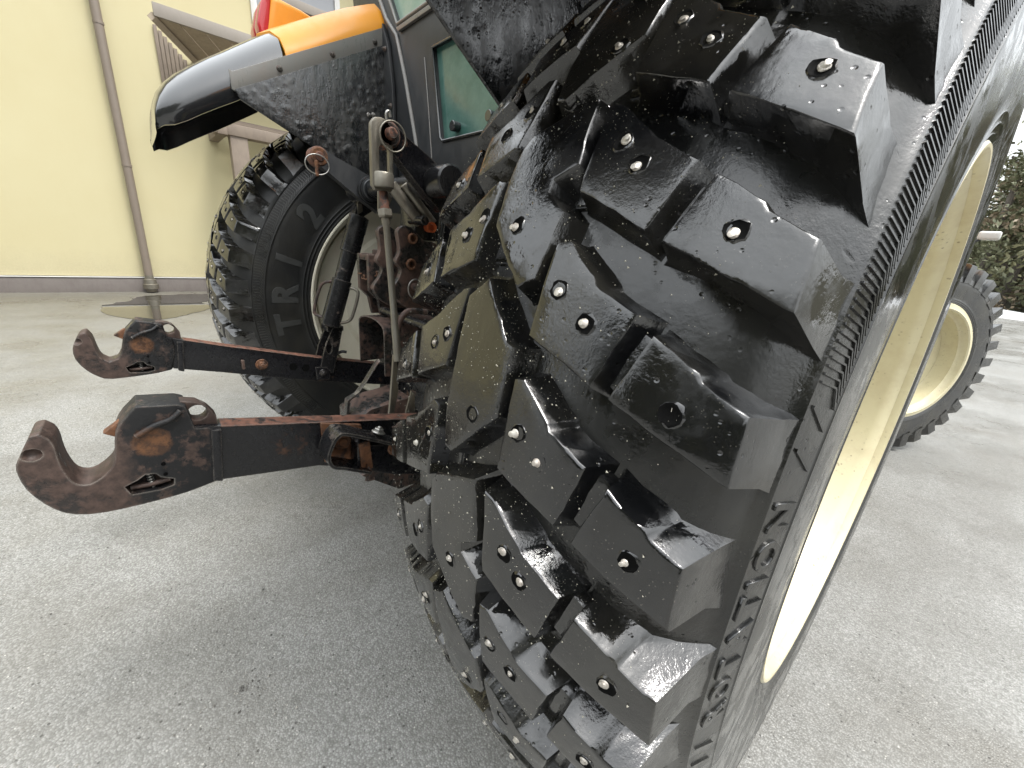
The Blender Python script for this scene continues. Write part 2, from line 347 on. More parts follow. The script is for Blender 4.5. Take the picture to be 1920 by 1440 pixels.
# ------------------------------------------------------------------ ground
bm = bmesh.new(); bmesh.ops.create_grid(bm, x_segments=40, y_segments=40, size=160)
me = finish(bm); g = link('asphalt_yard', me, None, asphalt, (0, 0, GZ)); tag(g, kind='structure')
def blob(pts, z, k=8):
    pth = smoothpath([(p[0], p[1], z) for p in pts]+[(pts[0][0], pts[0][1], z)], k)[:-1]
    bm = bmesh.new(); vs = []
    for q in pth:
        d = noise.noise(Vector((q.x*9, q.y*9, 3)))*.06
        vs.append(bm.verts.new((q.x+d, q.y+d*.6, z)))
    bm.faces.new(vs); bmesh.ops.triangulate(bm, faces=bm.faces[:]); return finish(bm, 0)
for pts in ([(-5.75, -1.32), (-6.05, -1.1), (-6.45, -.95), (-6.62, -.58), (-6.6, -.1), (-6.3, .5), (-5.9, .3), (-5.86, -.32), (-5.35, -.30), (-4.95, -.55), (-4.62, -.85), (-4.75, -1.08), (-5.2, -1.30)],
            [(-4.3, -2.6), (-4.9, -2.2), (-5.4, -2.5), (-5.2, -3.2), (-4.5, -3.3)]):
    tag(link('puddle', blob(pts, GZ+.004), None, water), kind='structure')

rnd = random.Random(8); vs, fs = [], []
for i in range(2600):
    d = 5*rnd.random()**1.6; a = rnd.uniform(0, 6.283); x, y = .2+d*math.cos(a), -.9+d*math.sin(a)
    if x > .5 and -.5 < y < .5 or x < -6.8: continue
    r = .0011+.0026*rnd.random()**5; c = Vector((x, y, GZ+r*.4)); k = len(vs)
    p = [Vector(q)*r*rnd.uniform(.6, 1.25) for q in ((1, 0, 0), (0, 1, 0), (-1, 0, 0), (0, -1, 0), (0, 0, .8), (0, 0, -.6))]
    vs += [c+q for q in p]; fs += [(k, k+1, k+4), (k+1, k+2, k+4), (k+2, k+3, k+4), (k+3, k, k+4), (k+1, k, k+5), (k+2, k+1, k+5), (k+3, k+2, k+5), (k, k+3, k+5)]
me = bpy.data.meshes.new('grit'); me.from_pydata(vs, [], fs)
m = M('yard_grit'); grit_mat = m.out(m.mix(m.ramp(m.noise(40, 2), .4, .6), C(.10, .095, .085), C(.42, .40, .36)), .6)
tag(link('loose_grit', me, None, grit_mat), 'loose grit scattered over the asphalt', 'grit', kind='stuff')
# ------------------------------------------------------------------ building
bld = empty('house', None, (-7, 0, GZ)); tag(bld, 'pale yellow rendered house with brown downpipe behind the tractor', 'house')
def B(name, me, mat, par=None): 
    o = link(name, me, par or bld, mat)
    if par is None: o.location = (7, 0, -GZ)
    return o
B('wall', plate([(-14, -.575+.02), (16, -.515+.02), (16, 4.6), (-14, 4.6)], -7.6, -7.0, 'x', [[(.87, 2.93), (2.1, 2.93), (2.1, 4.1), (.87, 4.1)]], 0), wall_m)
B('plinth', plate([(-14, GZ-.1), (16, GZ-.1), (16, -.52), (-14, -.58)], -7.6, -6.975, 'x', [], .004), plinth_m)
B('drip_strip', plate([(-14, -.572), (16, -.512), (16, -.502), (-14, -.562)], -7.4, -6.965, 'x', [], .001), white_m)
dp = B('downpipe', rod((-6.9, -.835, -.60), (-6.9, -.838, 4.4), .048, n=16), pipe_m)
o = link('pipe_shoe', lathe_axis((-6.9, -.835, -.5), (-6.9, -.835, -.75), [(0, .05), (.05, .052), (.06, .07), (.12, .075), (.13, .09), (.19, .09), (.2, .06), (.23, .06)], 20), dp, zinc)
for z in (.9, 2.45): link('pipe_clamp', rod((-6.9, -.835, z), (-6.9, -.835, z+.03), .053), dp, pipe_m)
wf = B('window', plate([(.85, 2.91), (2.12, 2.91), (2.12, 4.12), (.85, 4.12)], -7.03, -6.97, 'x', [[(.93, 2.99), (2.04, 2.99), (2.04, 4.04), (.93, 4.04)]], .006), white_m)
link('pane', plate([(.92, 2.98), (2.05, 2.98), (2.05, 4.05), (.92, 4.05)], -7.02, -7.0, 'x', [], 0), wf, glass3)
ev = B('eave', box((-7.2, -14.2, 4.6), (-6.6, 16.2, 4.72), .01), fascia_m)
link('gutter', rod((-6.55, -14, 4.6), (-6.55, 16, 4.6), .06), ev, pipe_m)
link('roof', plate([(-14.3, 4.73), (16.3, 4.73), (16.3, 4.85), (-14.3, 4.85)], -13, -6.6, 'x', [], .01), ev, pipe_m)
# porch with sloping boarded roof
def pm(y, z): return -.926+(y+.926)*1.105, .2686+(z-.2686)*1.105
def pbox(x0, y0, z0, x1, y1, z1, bev=.006):
    (a, c), (d, e) = pm(y0, z0), pm(y1, z1); return box((x0, a, c), (x1, d, e), bev)
po = B('porch', pbox(-6.33, -.39, 2.325, -6.29, 2.6, 2.45, .004), fascia_m)
def PB(name, me, mat): return link(name, me, po, mat)
for y in (.155, 2.3): 
    PB('post', box((-6.38, pm(y, 0)[0], GZ), (-6.22, pm(y+.19, 0)[0], 1.47), .012), timber)
PB('beam', pbox(-6.40, .0, 1.31, -6.20, 2.6, 1.435, .008), timber)
PB('rafter', pbox(-6.99, .03, 1.30, -6.17, .13, 1.40), timber)
for k in range(13):                                                  # upper soffit boards running from the fascia back to the house
    y = pm(-.40, 0)[0]+k*.25; zf = pm(0, 2.335)[1]; zw = 2.385
    bm = bmesh.new()
    A, Bq, C_, D_ = Vector((-6.32, y, zf)), Vector((-6.32, y+.236, zf)), Vector((-6.975, y+.68, zw)), Vector((-6.975, y+.444, zw))
    lo = [bm.verts.new(q) for q in (A, Bq, C_, D_)]; hi = [bm.verts.new(q+Vector((0, 0, .025))) for q in (A, Bq, C_, D_)]
    bm.faces.new(lo); bm.faces.new(hi[::-1])
    for i in range(4): bm.faces.new((lo[i], lo[(i+1) % 4], hi[(i+1) % 4], hi[i]))
    PB('board', finish(bm, 0), timber_pale)
PB('barge_beam', tube([(-6.33, pm(-.40, 0)[0]-.01, pm(0, 2.33)[1]-.01), (-6.97, .10, 2.36)], .05, 4), timber_pale)
for k in range(9):
    y = -.31+k*.045; z1 = 2.70-(k+1)*.05
    PB('cladding_board', box((-6.99, y, 1.95+k*.02), (-6.965, y+.04, z1), .004), timber)
for k in range(4):
    PB('soffit_board', pbox(-6.42-k*.15, .16, 1.44+k*.04, -6.28-k*.15, 2.6, 1.455+k*.04, .004), timber)
B('ledge_trim', box((-6.99, 1.2, 3.40), (-6.88, 6, 3.52), .006), fascia_m)

# ------------------------------------------------------------------ bank, snow and trees on the right
bm = bmesh.new(); bmesh.ops.create_grid(bm, x_segments=60, y_segments=30, size=1)
for v in bm.verts:
    x, y = v.co.x*45+15, v.co.y*15+38
    t = max(0, min(1, (y-24)/22)); v.co = Vector((x, y, GZ-.15+5.5*t*t*(3-2*t)+noise.noise(Vector((x*.3, y*.3, 0)))*.5*t+(.25*noise.noise(Vector((x, y, 2)))*t)))
tag(link('wooded_bank', finish(bm), None, bank_m), kind='structure')
bm = bmesh.new(); bmesh.ops.create_grid(bm, x_segments=80, y_segments=8, size=1)
for v in bm.verts:
    x, y = v.co.x*16+12, v.co.y*1.0+22.6
    e = max(0, 1-v.co.y**2)*max(0, 1-v.co.x**6)
    v.co = Vector((x, y+noise.noise(Vector((x*.5, 0, 0)))*.6, GZ-.06+e*(.28+.16*noise.noise(Vector((x*.9, y*.9, 0))))))
tag(link('snow_bank', finish(bm, 60), None, snow_m), kind='structure')
def tree_meshes(seed, h, w, n):
    rnd = random.Random(seed); bt = bmesh.new(); tr = []
    for k in range(7):
        a = rnd.uniform(0, 6.28); z0 = h*rnd.uniform(.1, .6)
        tr.append(([Vector((0, 0, z0)), Vector((math.cos(a)*w*.35, math.sin(a)*w*.35, z0+h*.1)), Vector((math.cos(a)*w*.8, math.sin(a)*w*.8, z0+h*.22))], .03*h/6))
    meshes = [tube([(0, 0, -.3), (.05, 0, h*.3), (0, .06, h*.6), (.03, 0, h*.95)], .022*h, 8)]+[tube(p, r, 6) for p, r in tr]
    for q in meshes: bt.from_mesh(q); bpy.data.meshes.remove(q)
    trunk = finish(bt)
    vs, fs, mi = [], [], []
    cl = []
    for k in range(46):
        z = h*(.08+.9*rnd.random()); rr = w*(1.05-z/h)**.7*math.sqrt(rnd.random()); a = rnd.uniform(0, 6.28)
        cl.append((Vector((rr*math.cos(a), rr*math.sin(a), z)), rnd.uniform(.25, .55)*w*.55, rnd.randint(0, 2) if rnd.random() < .5 else 0))
    for i in range(n):
        c, r, mt = cl[i % len(cl)]
        p = c+Vector((rnd.gauss(0, 1), rnd.gauss(0, 1), rnd.gauss(0, .8)))*r*.6
        a = Vector((rnd.gauss(0, 1), rnd.gauss(0, 1), rnd.gauss(0, .6))).normalized(); b = a.orthogonal().normalized(); s = rnd.uniform(.06, .16)*h/6
        k = len(vs); vs += [p-a*s, p+b*s*.45, p+a*s, p-b*s*.45]; fs.append((k, k+1, k+2, k+3)); mi.append(mt)
    me = bpy.data.meshes.new('crown'); me.from_pydata(vs, [], fs); me.polygons.foreach_set('material_index', mi); 
    return trunk, me
# the wood behind the photographer: seen only as the dark band mirrored in the wet rubber
vs, fs, mi = [], [], []
rnd = random.Random(21)
for i in range(15000):
    a = R_(-178)+rnd.random()*R_(176); top = 11+3*noise.noise(Vector((a*6, 0, 0)))+2*noise.noise(Vector((a*25, 1, 0)))
    d = 21+rnd.random()*5; p = Vector((math.cos(a)*d+1, math.sin(a)*d-2, GZ+rnd.random()**.8*top))
    if p.x < -5.5: continue
    q = Vector((rnd.gauss(0, 1), rnd.gauss(0, 1), rnd.gauss(0, .6))).normalized(); b = q.orthogonal().normalized(); sz = rnd.uniform(.35, .8)
    k = len(vs); vs += [p-q*sz, p+b*sz*.5, p+q*sz, p-b*sz*.5]; fs.append((k, k+1, k+2, k+3)); mi.append(0 if rnd.random() < .75 else 1)
me = bpy.data.meshes.new('wood'); me.from_pydata(vs, [], fs); me.polygons.foreach_set('material_index', mi)
tag(link('wood_edge', me, None, leafs), 'dark wood edge of mixed trees behind the yard', 'wood', kind='stuff')
tm = [tree_meshes(k, h, w, 2600) for k, (h, w) in enumerate(((7, 1.7), (5, 2.0), (6, 1.5)))]
for t_, c_ in tm:
    t_.materials.append(bark_m)
    for l in leafs: c_.materials.append(l)
rnd = random.Random(4)
names = ('dark_spruce', 'bare_brown_bush', 'olive_tree')
for i in range(26):
    x = 1.0+(i % 9)*1.1+rnd.uniform(-.4, .4); y = 25.5+(i//9)*3.2+rnd.uniform(-.8, .8); k = rnd.randint(0, 2)
    t = max(0, min(1, (y-24)/22)); z = GZ-.2+5.5*t*t*(3-2*t)
    o = empty('tree', None, (x, y, z), (0, 0, rnd.uniform(0, 6))); s = rnd.uniform(.8, 1.25); o.scale = (s*1.15, s*1.15, s*1.3)
    tag(o, 'dark mixed tree among others on the bank beyond the front wheel', 'tree', 'trees on the bank beyond the front wheel')
    link('trunk', tm[k][0], o); link('crown', tm[k][1], o)

# ------------------------------------------------------------------ tractor root
tractor = empty('tractor', None, (0, 0, GZ))
tag(tractor, 'black and orange tractor with rear hitch hooks and big studded tyres on wet asphalt', 'tractor')
class TR:  # parts are modelled in axle coordinates
    pass
body = tractor
def T(name, me, mat, par=None, label=None):
    o = link(name, me, par or tractor, mat)
    if par is None: o.location = (0, 0, -GZ)
    if label: o['label'] = label
    return o

# ------------------------------------------------------------------ tyres
R0, RSH, WT = .75, .7194, .1857
def rtop(x): return R0-(R0-RSH)*(x/WT)**2
HALF = [(0, .7255), (.05, .7235), (.10, .7165), (.14, .7045), (.165, .691), (.180, .674), (.190, .660), (.1955, .652), (.1995, .6495), (.2015, .6478), (.2005, .6460), (.2010, .6445), (.2100, .613), (.2104, .6105), (.2114, .6098), (.2115, .6075), (.2106, .6060), (.2114, .602), (.2124, .588), (.2128, .565), (.2125, .535), (.2115, .505), (.2095, .486), (.2108, .484), (.2090, .481), (.2080, .474), (.2093, .472), (.207, .469), (.2055, .463), (.2067, .461), (.203, .455), (.196, .4485), (.185, .444)]
def floor(x):
    x = abs(x)
    for (a, ra), (b, rb) in zip(HALF, HALF[1:]):
        if a <= x <= b and b > a: return ra+(rb-ra)*(x-a)/(b-a)
    return .6495
def carcass(n=200, s=1.):
    prof = [(-x, r) for x, r in HALF[:0:-1]]+HALF; bm = bmesh.new()
    rings = [[bm.verts.new((x*s, -r*s*math.cos(2*math.pi*i/n), r*s*math.sin(2*math.pi*i/n))) for i in range(n)] for x, r in prof]
    for a, b in zip(rings, rings[1:]):
        for i in range(n): bm.faces.new((a[i], a[(i+1) % n], b[(i+1) % n], b[i]))
    return finish(bm, 50)
def offset_poly(P, ds):
    """P counter-clockwise; ds[i] outward offset of edge i -> i+1"""
    n = len(P); L = []
    for i in range(n):
        a, b = Vector(P[i]), Vector(P[(i+1) % n]); d = (b-a).normalized(); nn = Vector((d.y, -d.x)); L.append((a+nn*ds[i], d))
    out = []
    for i in range(n):
        (p, d), (q, e) = L[i-1], L[i]; cr = d.x*e.y-d.y*e.x
        if abs(cr) < .15: out.append(tuple(q))
        else:
            t = ((q-p).x*e.y-(q-p).y*e.x)/cr; w = p+d*t
            v = w-Vector(P[i]); lim = 2.2*max(abs(ds[i-1]), abs(ds[i]), 1e-6)
            if v.length > lim: w = Vector(P[i])+v.normalized()*lim
            out.append(tuple(w))
    return out
def tread_block(poly, outer=None, seed=0, mirror=False, wear=1., drop=0., fs=1., flare=.0095):
    """poly: (x, degrees) corners of the worn top face; outer = index of the shoulder edge"""
    P = [(x, R0*R_(d)) for x, d in poly]
    if sum(P[i-1][0]*P[i][1]-P[i][0]*P[i-1][1] for i in range(len(P))) < 0:
        P = P[::-1]
        if outer is not None: outer = (len(P)-2-outer) % len(P)
    n = len(P); bm = bmesh.new(); fl = [flare]*n
    if outer is not None: fl[outer] = .0095
    layers = [(offset_poly(P, [-.0026]*n), 0), (offset_poly(P, [-.0008]*n), -.0004), (P, -.0018), (offset_poly(P, [f*.42 for f in fl]), 'mid'), (offset_poly(P, fl), 'base')]
    rings = []
    for pts, h in layers:
        ring = []
        for x, s in pts:
            if h in ('mid', 'base'):
                b = floor(x)*fs-.004-rtop(x); hh = b if h == 'base' else b*.74
            else: hh = h-drop
            ring.append(bm.verts.new((x, s, hh)))
        rings.append(ring)
    bm.faces.new(rings[0])
    for a, b in zip(rings, rings[1:]):
        for i in range(n): bm.faces.new((a[i], b[i], b[(i+1) % n], a[(i+1) % n]))
    ss = [s for _, s in P]; k = math.floor(min(ss)/.011)
    while k*.011 < max(ss)+.01:
        bmesh.ops.bisect_plane(bm, geom=bm.verts[:]+bm.edges[:]+bm.faces[:], plane_co=(0, k*.011+.003, 0), plane_no=(0, 1, 0)); k += 1
    xs = [x for x, _ in P]; k = math.floor(min(xs)/.011)
    while k*.011 < max(xs)+.01:
        bmesh.ops.bisect_plane(bm, geom=bm.verts[:]+bm.edges[:]+bm.faces[:], plane_co=(k*.011, 0, 0), plane_no=(1, 0, 0)); k += 1
    for v in bm.verts:
        x, s, h = v.co
        q = Vector((x*55+seed*7.3, s*55, h*40))
        j = noise.noise_vector(q)*.0011*wear+noise.noise_vector(q*2.9)*.0009*wear
        w = (noise.noise(Vector((x*18+seed*3, s*18, 5)))*.0013+noise.noise(Vector((x*70+seed*3, s*70, 5)))*.0005)*wear if h > -.004-drop else 0
        r = rtop(x)+h+w; a = (s+j.y)/R0; xx = (x+j.x)*(-1 if mirror else 1)
        v.co = (xx, -r*math.cos(a), r*math.sin(a))
    return finish(bm, 42)
RO = {0: [(.130, 25.9), (.160, 24.75), (.163, 24.45), (.191, 23.5), (.192, 20.2), (.116, 22.2)], 1: [(.131, 25.9), (.158, 24.85), (.162, 24.45), (.184, 23.7), (.186, 20.1), (.116, 22.2)]}
RI = {0: [(.1165, 26.5), (.102, 22.65), (.0415, 24.6), (.034, 30.2), (.044, 30.0), (.077, 28.1), (.080, 27.8)],
      1: [(.1165, 26.6), (.102, 22.6), (.0425, 24.2), (.040, 29.6), (.051, 29.8), (.081, 28.0), (.084, 27.6)],
      2: [(.1150, 26.5), (.102, 22.6), (.0425, 24.0), (.040, 29.6), (.050, 29.8), (.080, 28.0), (.083, 27.6)]}
CE = [(-.034, 29.0), (.022, 30.6), (.031, 26.3), (.013, 25.3), (.013, 24.6), (.035, 23.4), (.0315, 19.4), (.016, 18.7), (-.036, 22.4), (-.043, 25.4), (-.044, 28.0)]
CF = [(-.041, 29.6), (-.020, 31.0), (.024, 27.5), (.031, 27.3), (.032, 23.0), (-.017, 19.1), (-.029, 19.3), (-.036, 22.2), (-.037, 26.0)]
def left_side(P): return [(x+.009*(1-(x/.19)**4), d) for x, d in P]       # the lugs of the inner half sit a little further out
STUD = {'o': (.157, 22.9), 'a': (.060, 27.1), 'b': (.084, 25.7), 'c': (-.008, 22.8)}

def tread_base():
    """low ribs that tie the blocks of one lug together at the bottom of the narrow cuts"""
    bm = bmesh.new()
    protos = {}
    for mir in (False, True):
        protos[mir] = [tread_block([(.133, 25.4), (.112, 26.2), (.098, 23.0), (.113, 22.5)], None, 90, mir, .6, .017, 1., .004),
                       tread_block([(.022, 29.6), (.050, 29.6), (.054, 24.6), (.026, 24.6)], None, 91, mir, .6, .0195, 1., .003)]
    for i in range(45):
        for mir in (False, True):
            for q in protos[mir]:
                c = q.copy(); c.transform(Matrix.Rotation(-R_(8*i-(12 if mir else 0)), 4, 'X')); bm.from_mesh(c); bpy.data.meshes.remove(c)
    return finish(bm, 42)
def stud_mesh(seed):
    """worn steel stud sitting crooked in a torn pit of rubber (local z = outwards)"""
    rnd = random.Random(seed); bm = bmesh.new(); n = 14
    def ring(r, z, jit, cx=0, cy=0): return [bm.verts.new((cx+(r+rnd.uniform(-jit, jit))*math.cos(2*math.pi*i/n), cy+(r+rnd.uniform(-jit, jit))*math.sin(2*math.pi*i/n), z+rnd.uniform(-jit, jit)*.25)) for i in range(n)]
    rs = [ring(.0084, -.0012, .0014), ring(.0068, .0004, .0012), ring(.0056, .0002, .0007), ring(.0050, -.0002, .0003)]
    for k, (a, b) in enumerate(zip(rs, rs[1:])):
        for i in range(n): bm.faces.new((a[i], a[(i+1) % n], b[(i+1) % n], b[i])).material_index = 0 if k < 1 else 1
    bm.faces.new(rs[-1]).material_index = 1  # flat black disc, its colour gives the dark of the pit
    ox, oy = rnd.uniform(-.0022, .0022), rnd.uniform(-.0022, .0022); g = rnd.uniform(.6, .88) if seed else 0.05
    ps = [ring(.0042*g, .0002, .0003*g, ox, oy), ring(.0038*g, .0012*g, .0004*g, ox, oy), ring(.0029*g, .0015*g, .0003*g, ox*1.3, oy*1.3), ring(.0025*g, .0034*g, .0002*g, ox*1.9, oy*1.9), ring(.0017*g, .0036*g, .0002*g, ox*2, oy*2)]
    for a, b in zip(ps, ps[1:]):
        for i in range(n): bm.faces.new((a[i], a[(i+1) % n], b[(i+1) % n], b[i])).material_index = 2
    bm.faces.new(ps[-1]).material_index = 2
    me = finish(bm, 50)
    for q in (rub_top, pit_m, stud_m): me.materials.append(q)
    return me
def surf_matrix(x, deg, roll=0, lift=0.):
    a = R_(deg); r = rtop(x)+lift; up_ = Vector((.33*x/abs(WT), -math.cos(a), math.sin(a))).normalized()
    t = Vector((0, math.sin(a), math.cos(a))); e = t.cross(up_).normalized(); t = up_.cross(e)
    mat = Matrix((( e.x, t.x, up_.x, x), (e.y, t.y, up_.y, -r*math.cos(a)), (e.z, t.z, up_.z, r*math.sin(a)), (0, 0, 0, 1)))
    return mat @ Matrix.Rotation(roll, 4, 'Z')

def ribs(a0, a1, step, side, fine_from=None):
    bm = bmesh.new(); a = a0
    def pt(r, d, h):
        x = .2010+(.6445-r)/(.6445-.613)*.0090+h; return Vector((side*x, -r*math.cos(R_(d)), r*math.sin(R_(d))))
    while a < a1:
        st = [(.6425, a), (.6225, a+.02), (.6145, a-1.25)]
        w = .065
        for (ra, da), (rb, db) in zip(st, st[1:]):
            if abs(ra-rb) > .01: A, Bq, dn = (ra, da), (rb, db), (0, w)
            else: A, Bq, dn = (ra, da), (rb, db), (.0009, w*.4)
            vs = []
            for h in (-.0006, .0013):
                for (r_, d_), s in ((A, 1), (Bq, 1), (Bq, -1), (A, -1)):
                    vs.append(bm.verts.new(pt(r_+dn[0]*s, d_+dn[1]*s, h)))
            for q in ((0, 1, 2, 3), (4, 5, 6, 7), (0, 1, 5, 4), (1, 2, 6, 5), (2, 3, 7, 6), (3, 0, 4, 7)): bm.faces.new([vs[i] for i in q])
        a += step
    return finish(bm, 0)
def arc_text(txt, r, d0, height, side, xoff, spacing=1.15, thick=.0016, bold=0.):
    """raised letters, tops outward, reading in the direction of growing angle; one mesh per glyph"""
    out = []; d = d0
    for ch in txt:
        if ch == ' ': d += height*.55/r*57.3; continue
        cu = bpy.data.curves.new('glyph', 'FONT'); cu.body = ch; cu.size = height/.7; cu.extrude = thick; cu.bevel_depth = thick*.5; cu.bevel_resolution = 1; cu.resolution_u = 4; cu.offset = bold
        ob = bpy.data.objects.new('glyph', cu); col.objects.link(ob); bpy.context.view_layer.update()
        me = bpy.data.meshes.new_from_object(ob.evaluated_get(bpy.context.evaluated_depsgraph_get())); bpy.data.objects.remove(ob)
        xs = [v.co.x for v in me.vertices]; w = max(xs)-min(xs); x0 = min(xs)
        for v in me.vertices:
            a = R_(d)+(v.co.x-x0)/r; rr = r-height/2+v.co.y
            v.co = (side*(xoff(rr)+v.co.z), -rr*math.cos(a), rr*math.sin(a))
        me.materials.clear(); out.append(me); d += (w+height*.28*spacing)/r*57.3
    return out
def side_x(r):
    for (a, ra), (b, rb) in zip(HALF, HALF[1:]):
        if min(ra, rb) <= r <= max(ra, rb) and a > .19 and abs(ra-rb) > 1e-6: return a+(b-a)*(r-ra)/(rb-ra)
    return .21
def rim_mesh(disc=-.02, s=1.):
    prof = [(.2035, .4545), (.2065, .4510), (.2060, .4465), (.200, .4435), (.190, .4425), (.178, .430), (.165, .4245), (.10, .4205), (.085, .410), (.07, .404), (.03, .402), (disc+.018, .400), (disc+.006, .392), (disc, .375), (disc, .30), (disc+.012, .285), (disc+.012, .16), (disc+.03, .15), (disc+.06, .147), (disc+.065, .14), (disc+.066, 0.0005)]
    back = [(-.2035, .4545), (-.2065, .4510), (-.2060, .4465), (-.19, .4425), (-.178, .430), (-.165, .4245), (-.08, .4205), (-.07, .404), (-.04, .402), (disc-.014, .392), (disc-.014, .15), (disc-.014, .0005)]
    bm = bmesh.new(); n = 120
    for pr in (prof, back):
        rings = [[bm.verts.new((x*s, -r*s*math.cos(2*math.pi*i/n), r*s*math.sin(2*math.pi*i/n))) for i in range(n)] for x, r in pr]
        for a, b in zip(rings, rings[1:]):
            for i in range(n): bm.faces.new((a[i], a[(i+1) % n], b[(i+1) % n], b[i]))
    return finish(bm, 35)
def copy(o, parent, name=None):
    c = o.copy(); col.objects.link(c); c.parent = parent
    return c
CARC = carcass(); CARC_NEAR = CARC.copy()
BLK = {}
for mir in (False, True):
    for k in RO: BLK['o', k, mir] = [tread_block(left_side(RO[k]) if mir else RO[k], 3, 10*k+s+5*mir, mir) for s in range(3)]
    for k in RI: BLK['i', k, mir] = [tread_block(left_side(RI[k]) if mir else RI[k], None, 30+10*k+s+5*mir, mir) for s in range(3)]
    BLK['c', 0, mir] = [tread_block(CF if mir else CE, None, 70+s+5*mir) for s in range(2)]
BASE = tread_base()
STM = [stud_mesh(k) for k in range(9)]
def build_rear_wheel(xc, label, near):
    w = empty('rear_wheel', tractor, (xc, 0, -GZ)); w['label'] = label
    link('tyre', CARC_NEAR if near else CARC, w, rub_side if near else rub_dark)
    rnd = random.Random(3 if near else 5); tm_ = rub_top if near else rub_far
    link('tread_base', BASE if near else BASE.copy(), w, rub_top if near else rub_far)['kind'] = 'stuff'
    def put(me, phi):
        if not near:
            me = FARBLK.setdefault(me.name, me.copy())
        if not me.materials: me.materials.append(tm_)
        o = link('tread_block', me, w); o.rotation_euler = (-R_(phi), 0, 0)
    def stud(x, d):
        o = link('stud', rnd.choice(STM), w); o.matrix_local = surf_matrix(x+rnd.uniform(-.006, .006), d+rnd.uniform(-.4, .4), rnd.uniform(0, 6.28), .0003)
    cnt = 0
    for i in range(45):
        off = 8*i
        for mir in (False, True):
            sh = off-(12 if mir else 0); sg = -1 if mir else 1
            put(rnd.choice(BLK['o', i % 2, mir]), sh); put(rnd.choice(BLK['i', i % 3 if i % 3 == 0 else 3-i % 3, mir]), sh)
            def vis(d):   # the studs that face the yard behind the tractor
                dd = (d+180) % 360-180; return -75 < dd < 100
            x, d = STUD['o']
            if vis(d+sh): stud(sg*x, d+sh)
            for k in ('a', 'b'):
                x, d = STUD[k]
                if vis(d+sh): stud(sg*x, d+sh)
    for i in range(15):
        for mir in (False, True):
            sh = 24*i-(12 if mir else 0); put(rnd.choice(BLK['c', 0, mir]), sh)
            x, d = STUD['c']; stud((-1 if mir else 1)*x, d+sh)
    return w
FARBLK = {}
XR = .81305
near = build_rear_wheel(XR, 'right rear wheel close to the camera with glossy wet studded tyre', True)
far = build_rear_wheel(-XR, 'left rear wheel beyond the hitch arms, partly under the fender', False)
link('rim', rim_mesh(-.02), near, cream)
fr = link('rim', rim_mesh(.085), far, dirty_cream); fr.rotation_euler = (0, 0, 0)
rm = rub_side
link('sidewall_rib', ribs(18.4, 150, .5, 1), near, rm)['kind'] = 'stuff'
link('sidewall_rib', ribs(-42, 120, .85, 1), far, rub_far)['kind'] = 'stuff'
for me in arc_text('ROTATION', .6280, -9.0, .0225, 1, lambda r: side_x(r)+.0006, 1.15, .0008, .0007): link('letter', me, near, rub_side)
for ch, d in (('T', -10.5), ('R', 1.6), ('I', 16.6), ('2', 33.6)):
    for me in arc_text(ch, .545, d, .080, 1, lambda r: side_x(r)+.0004, .75, .0008, .0045): link('letter', me, far, rub_text)
def dash(d, side, w, wid=.0022):
    bm = bmesh.new(); vs = []
    for h in (-.0006, .0014):
        for r, dd, s in ((.640, d, -1), (.618, d-1.2, -1), (.618, d-1.2, 1), (.640, d, 1)):
            x = side_x(r)+h; a = R_(dd)+s*wid/2/r; vs.append(bm.verts.new((side*x, -r*math.cos(a), r*math.sin(a))))
    for q in ((0, 1, 2, 3), (4, 5, 6, 7), (0, 1, 5, 4), (1, 2, 6, 5), (2, 3, 7, 6), (3, 0, 4, 7)): bm.faces.new([vs[i] for i in q])
    link('sidewall_dash', finish(bm, 0), w, rub_side)
for d in (16.9, 14.2, -12.2, -15.2): dash(d, 1, near)
# grit stuck to the near tread, thickest on its inner half
rnd = random.Random(11); bm = bmesh.new(); vs, fs = [], []
for i in range(15000):
    d = rnd.uniform(-25, 48); x = rnd.uniform(-.18, .18)
    if rnd.random() < max(0, (x-.0)/.2)*.97: continue
    if noise.noise(Vector((x*30, d*.4, 0))) < -.05 and rnd.random() < .85: continue
    s = .00020+.0009*rnd.random()**7
    mt = surf_matrix(x, d, 0, .0002 if rnd.random() < .8 else .001)
    k = len(vs)
    for q in ((1, 0, 0), (-.5, .87, 0), (-.5, -.87, 0), (0, 0, 1.1)): vs.append(mt @ (Vector(q)*s*rnd.uniform(.6, 1.3)))
    fs += [(k, k+1, k+3), (k+1, k+2, k+3), (k+2, k, k+3)]
me = bpy.data.meshes.new('grit'); me.from_pydata(vs, [], fs); link('grit', me, near, grit_m)['kind'] = 'stuff'
# valve in the near rim
link('valve', lathe_axis((.118, -.402, .075), (.150, -.392, .073), [(0, .009), (.006, .009), (.008, .0055), (.026, .005), (.027, .0035), (.034, .0035)], 14), near, zinc)

# front wheels: one chunky tread, steered to the right
FS = .5744/.75
def front_wheel(x, y, steer, label):
    w = empty('front_wheel', tractor, (x, y, FS*R0), (0, 0, -steer)); w['label'] = label
    t = link('tyre', FW['t'], w); link('rim', FW['r'], w); link('tread', FW['k'], w)
FW = {}
FW['t'] = carcass(140, FS*.975); FW['t'].materials.append(rub_far)
bm = bmesh.new(); prof = [(.160, .318), (.163, .312), (.158, .305), (.135, .298), (.125, .286), (.07, .282), (.05, .272), (.045, .2), (.055, .19), (.057, .1), (.08, .095), (.082, .0005)]
n = 100; rings = [[bm.verts.new((x, -r*math.cos(2*math.pi*i/n), r*math.sin(2*math.pi*i/n))) for i in range(n)] for x, r in [(.148, .345), (.158, .335)]+prof]
for a, b in zip(rings, rings[1:]):
    for i in range(n): bm.faces.new((a[i], a[(i+1) % n], b[(i+1) % n], b[i]))
FW['r'] = finish(bm, 35); FW['r'].materials.append(cream)
bm = bmesh.new()
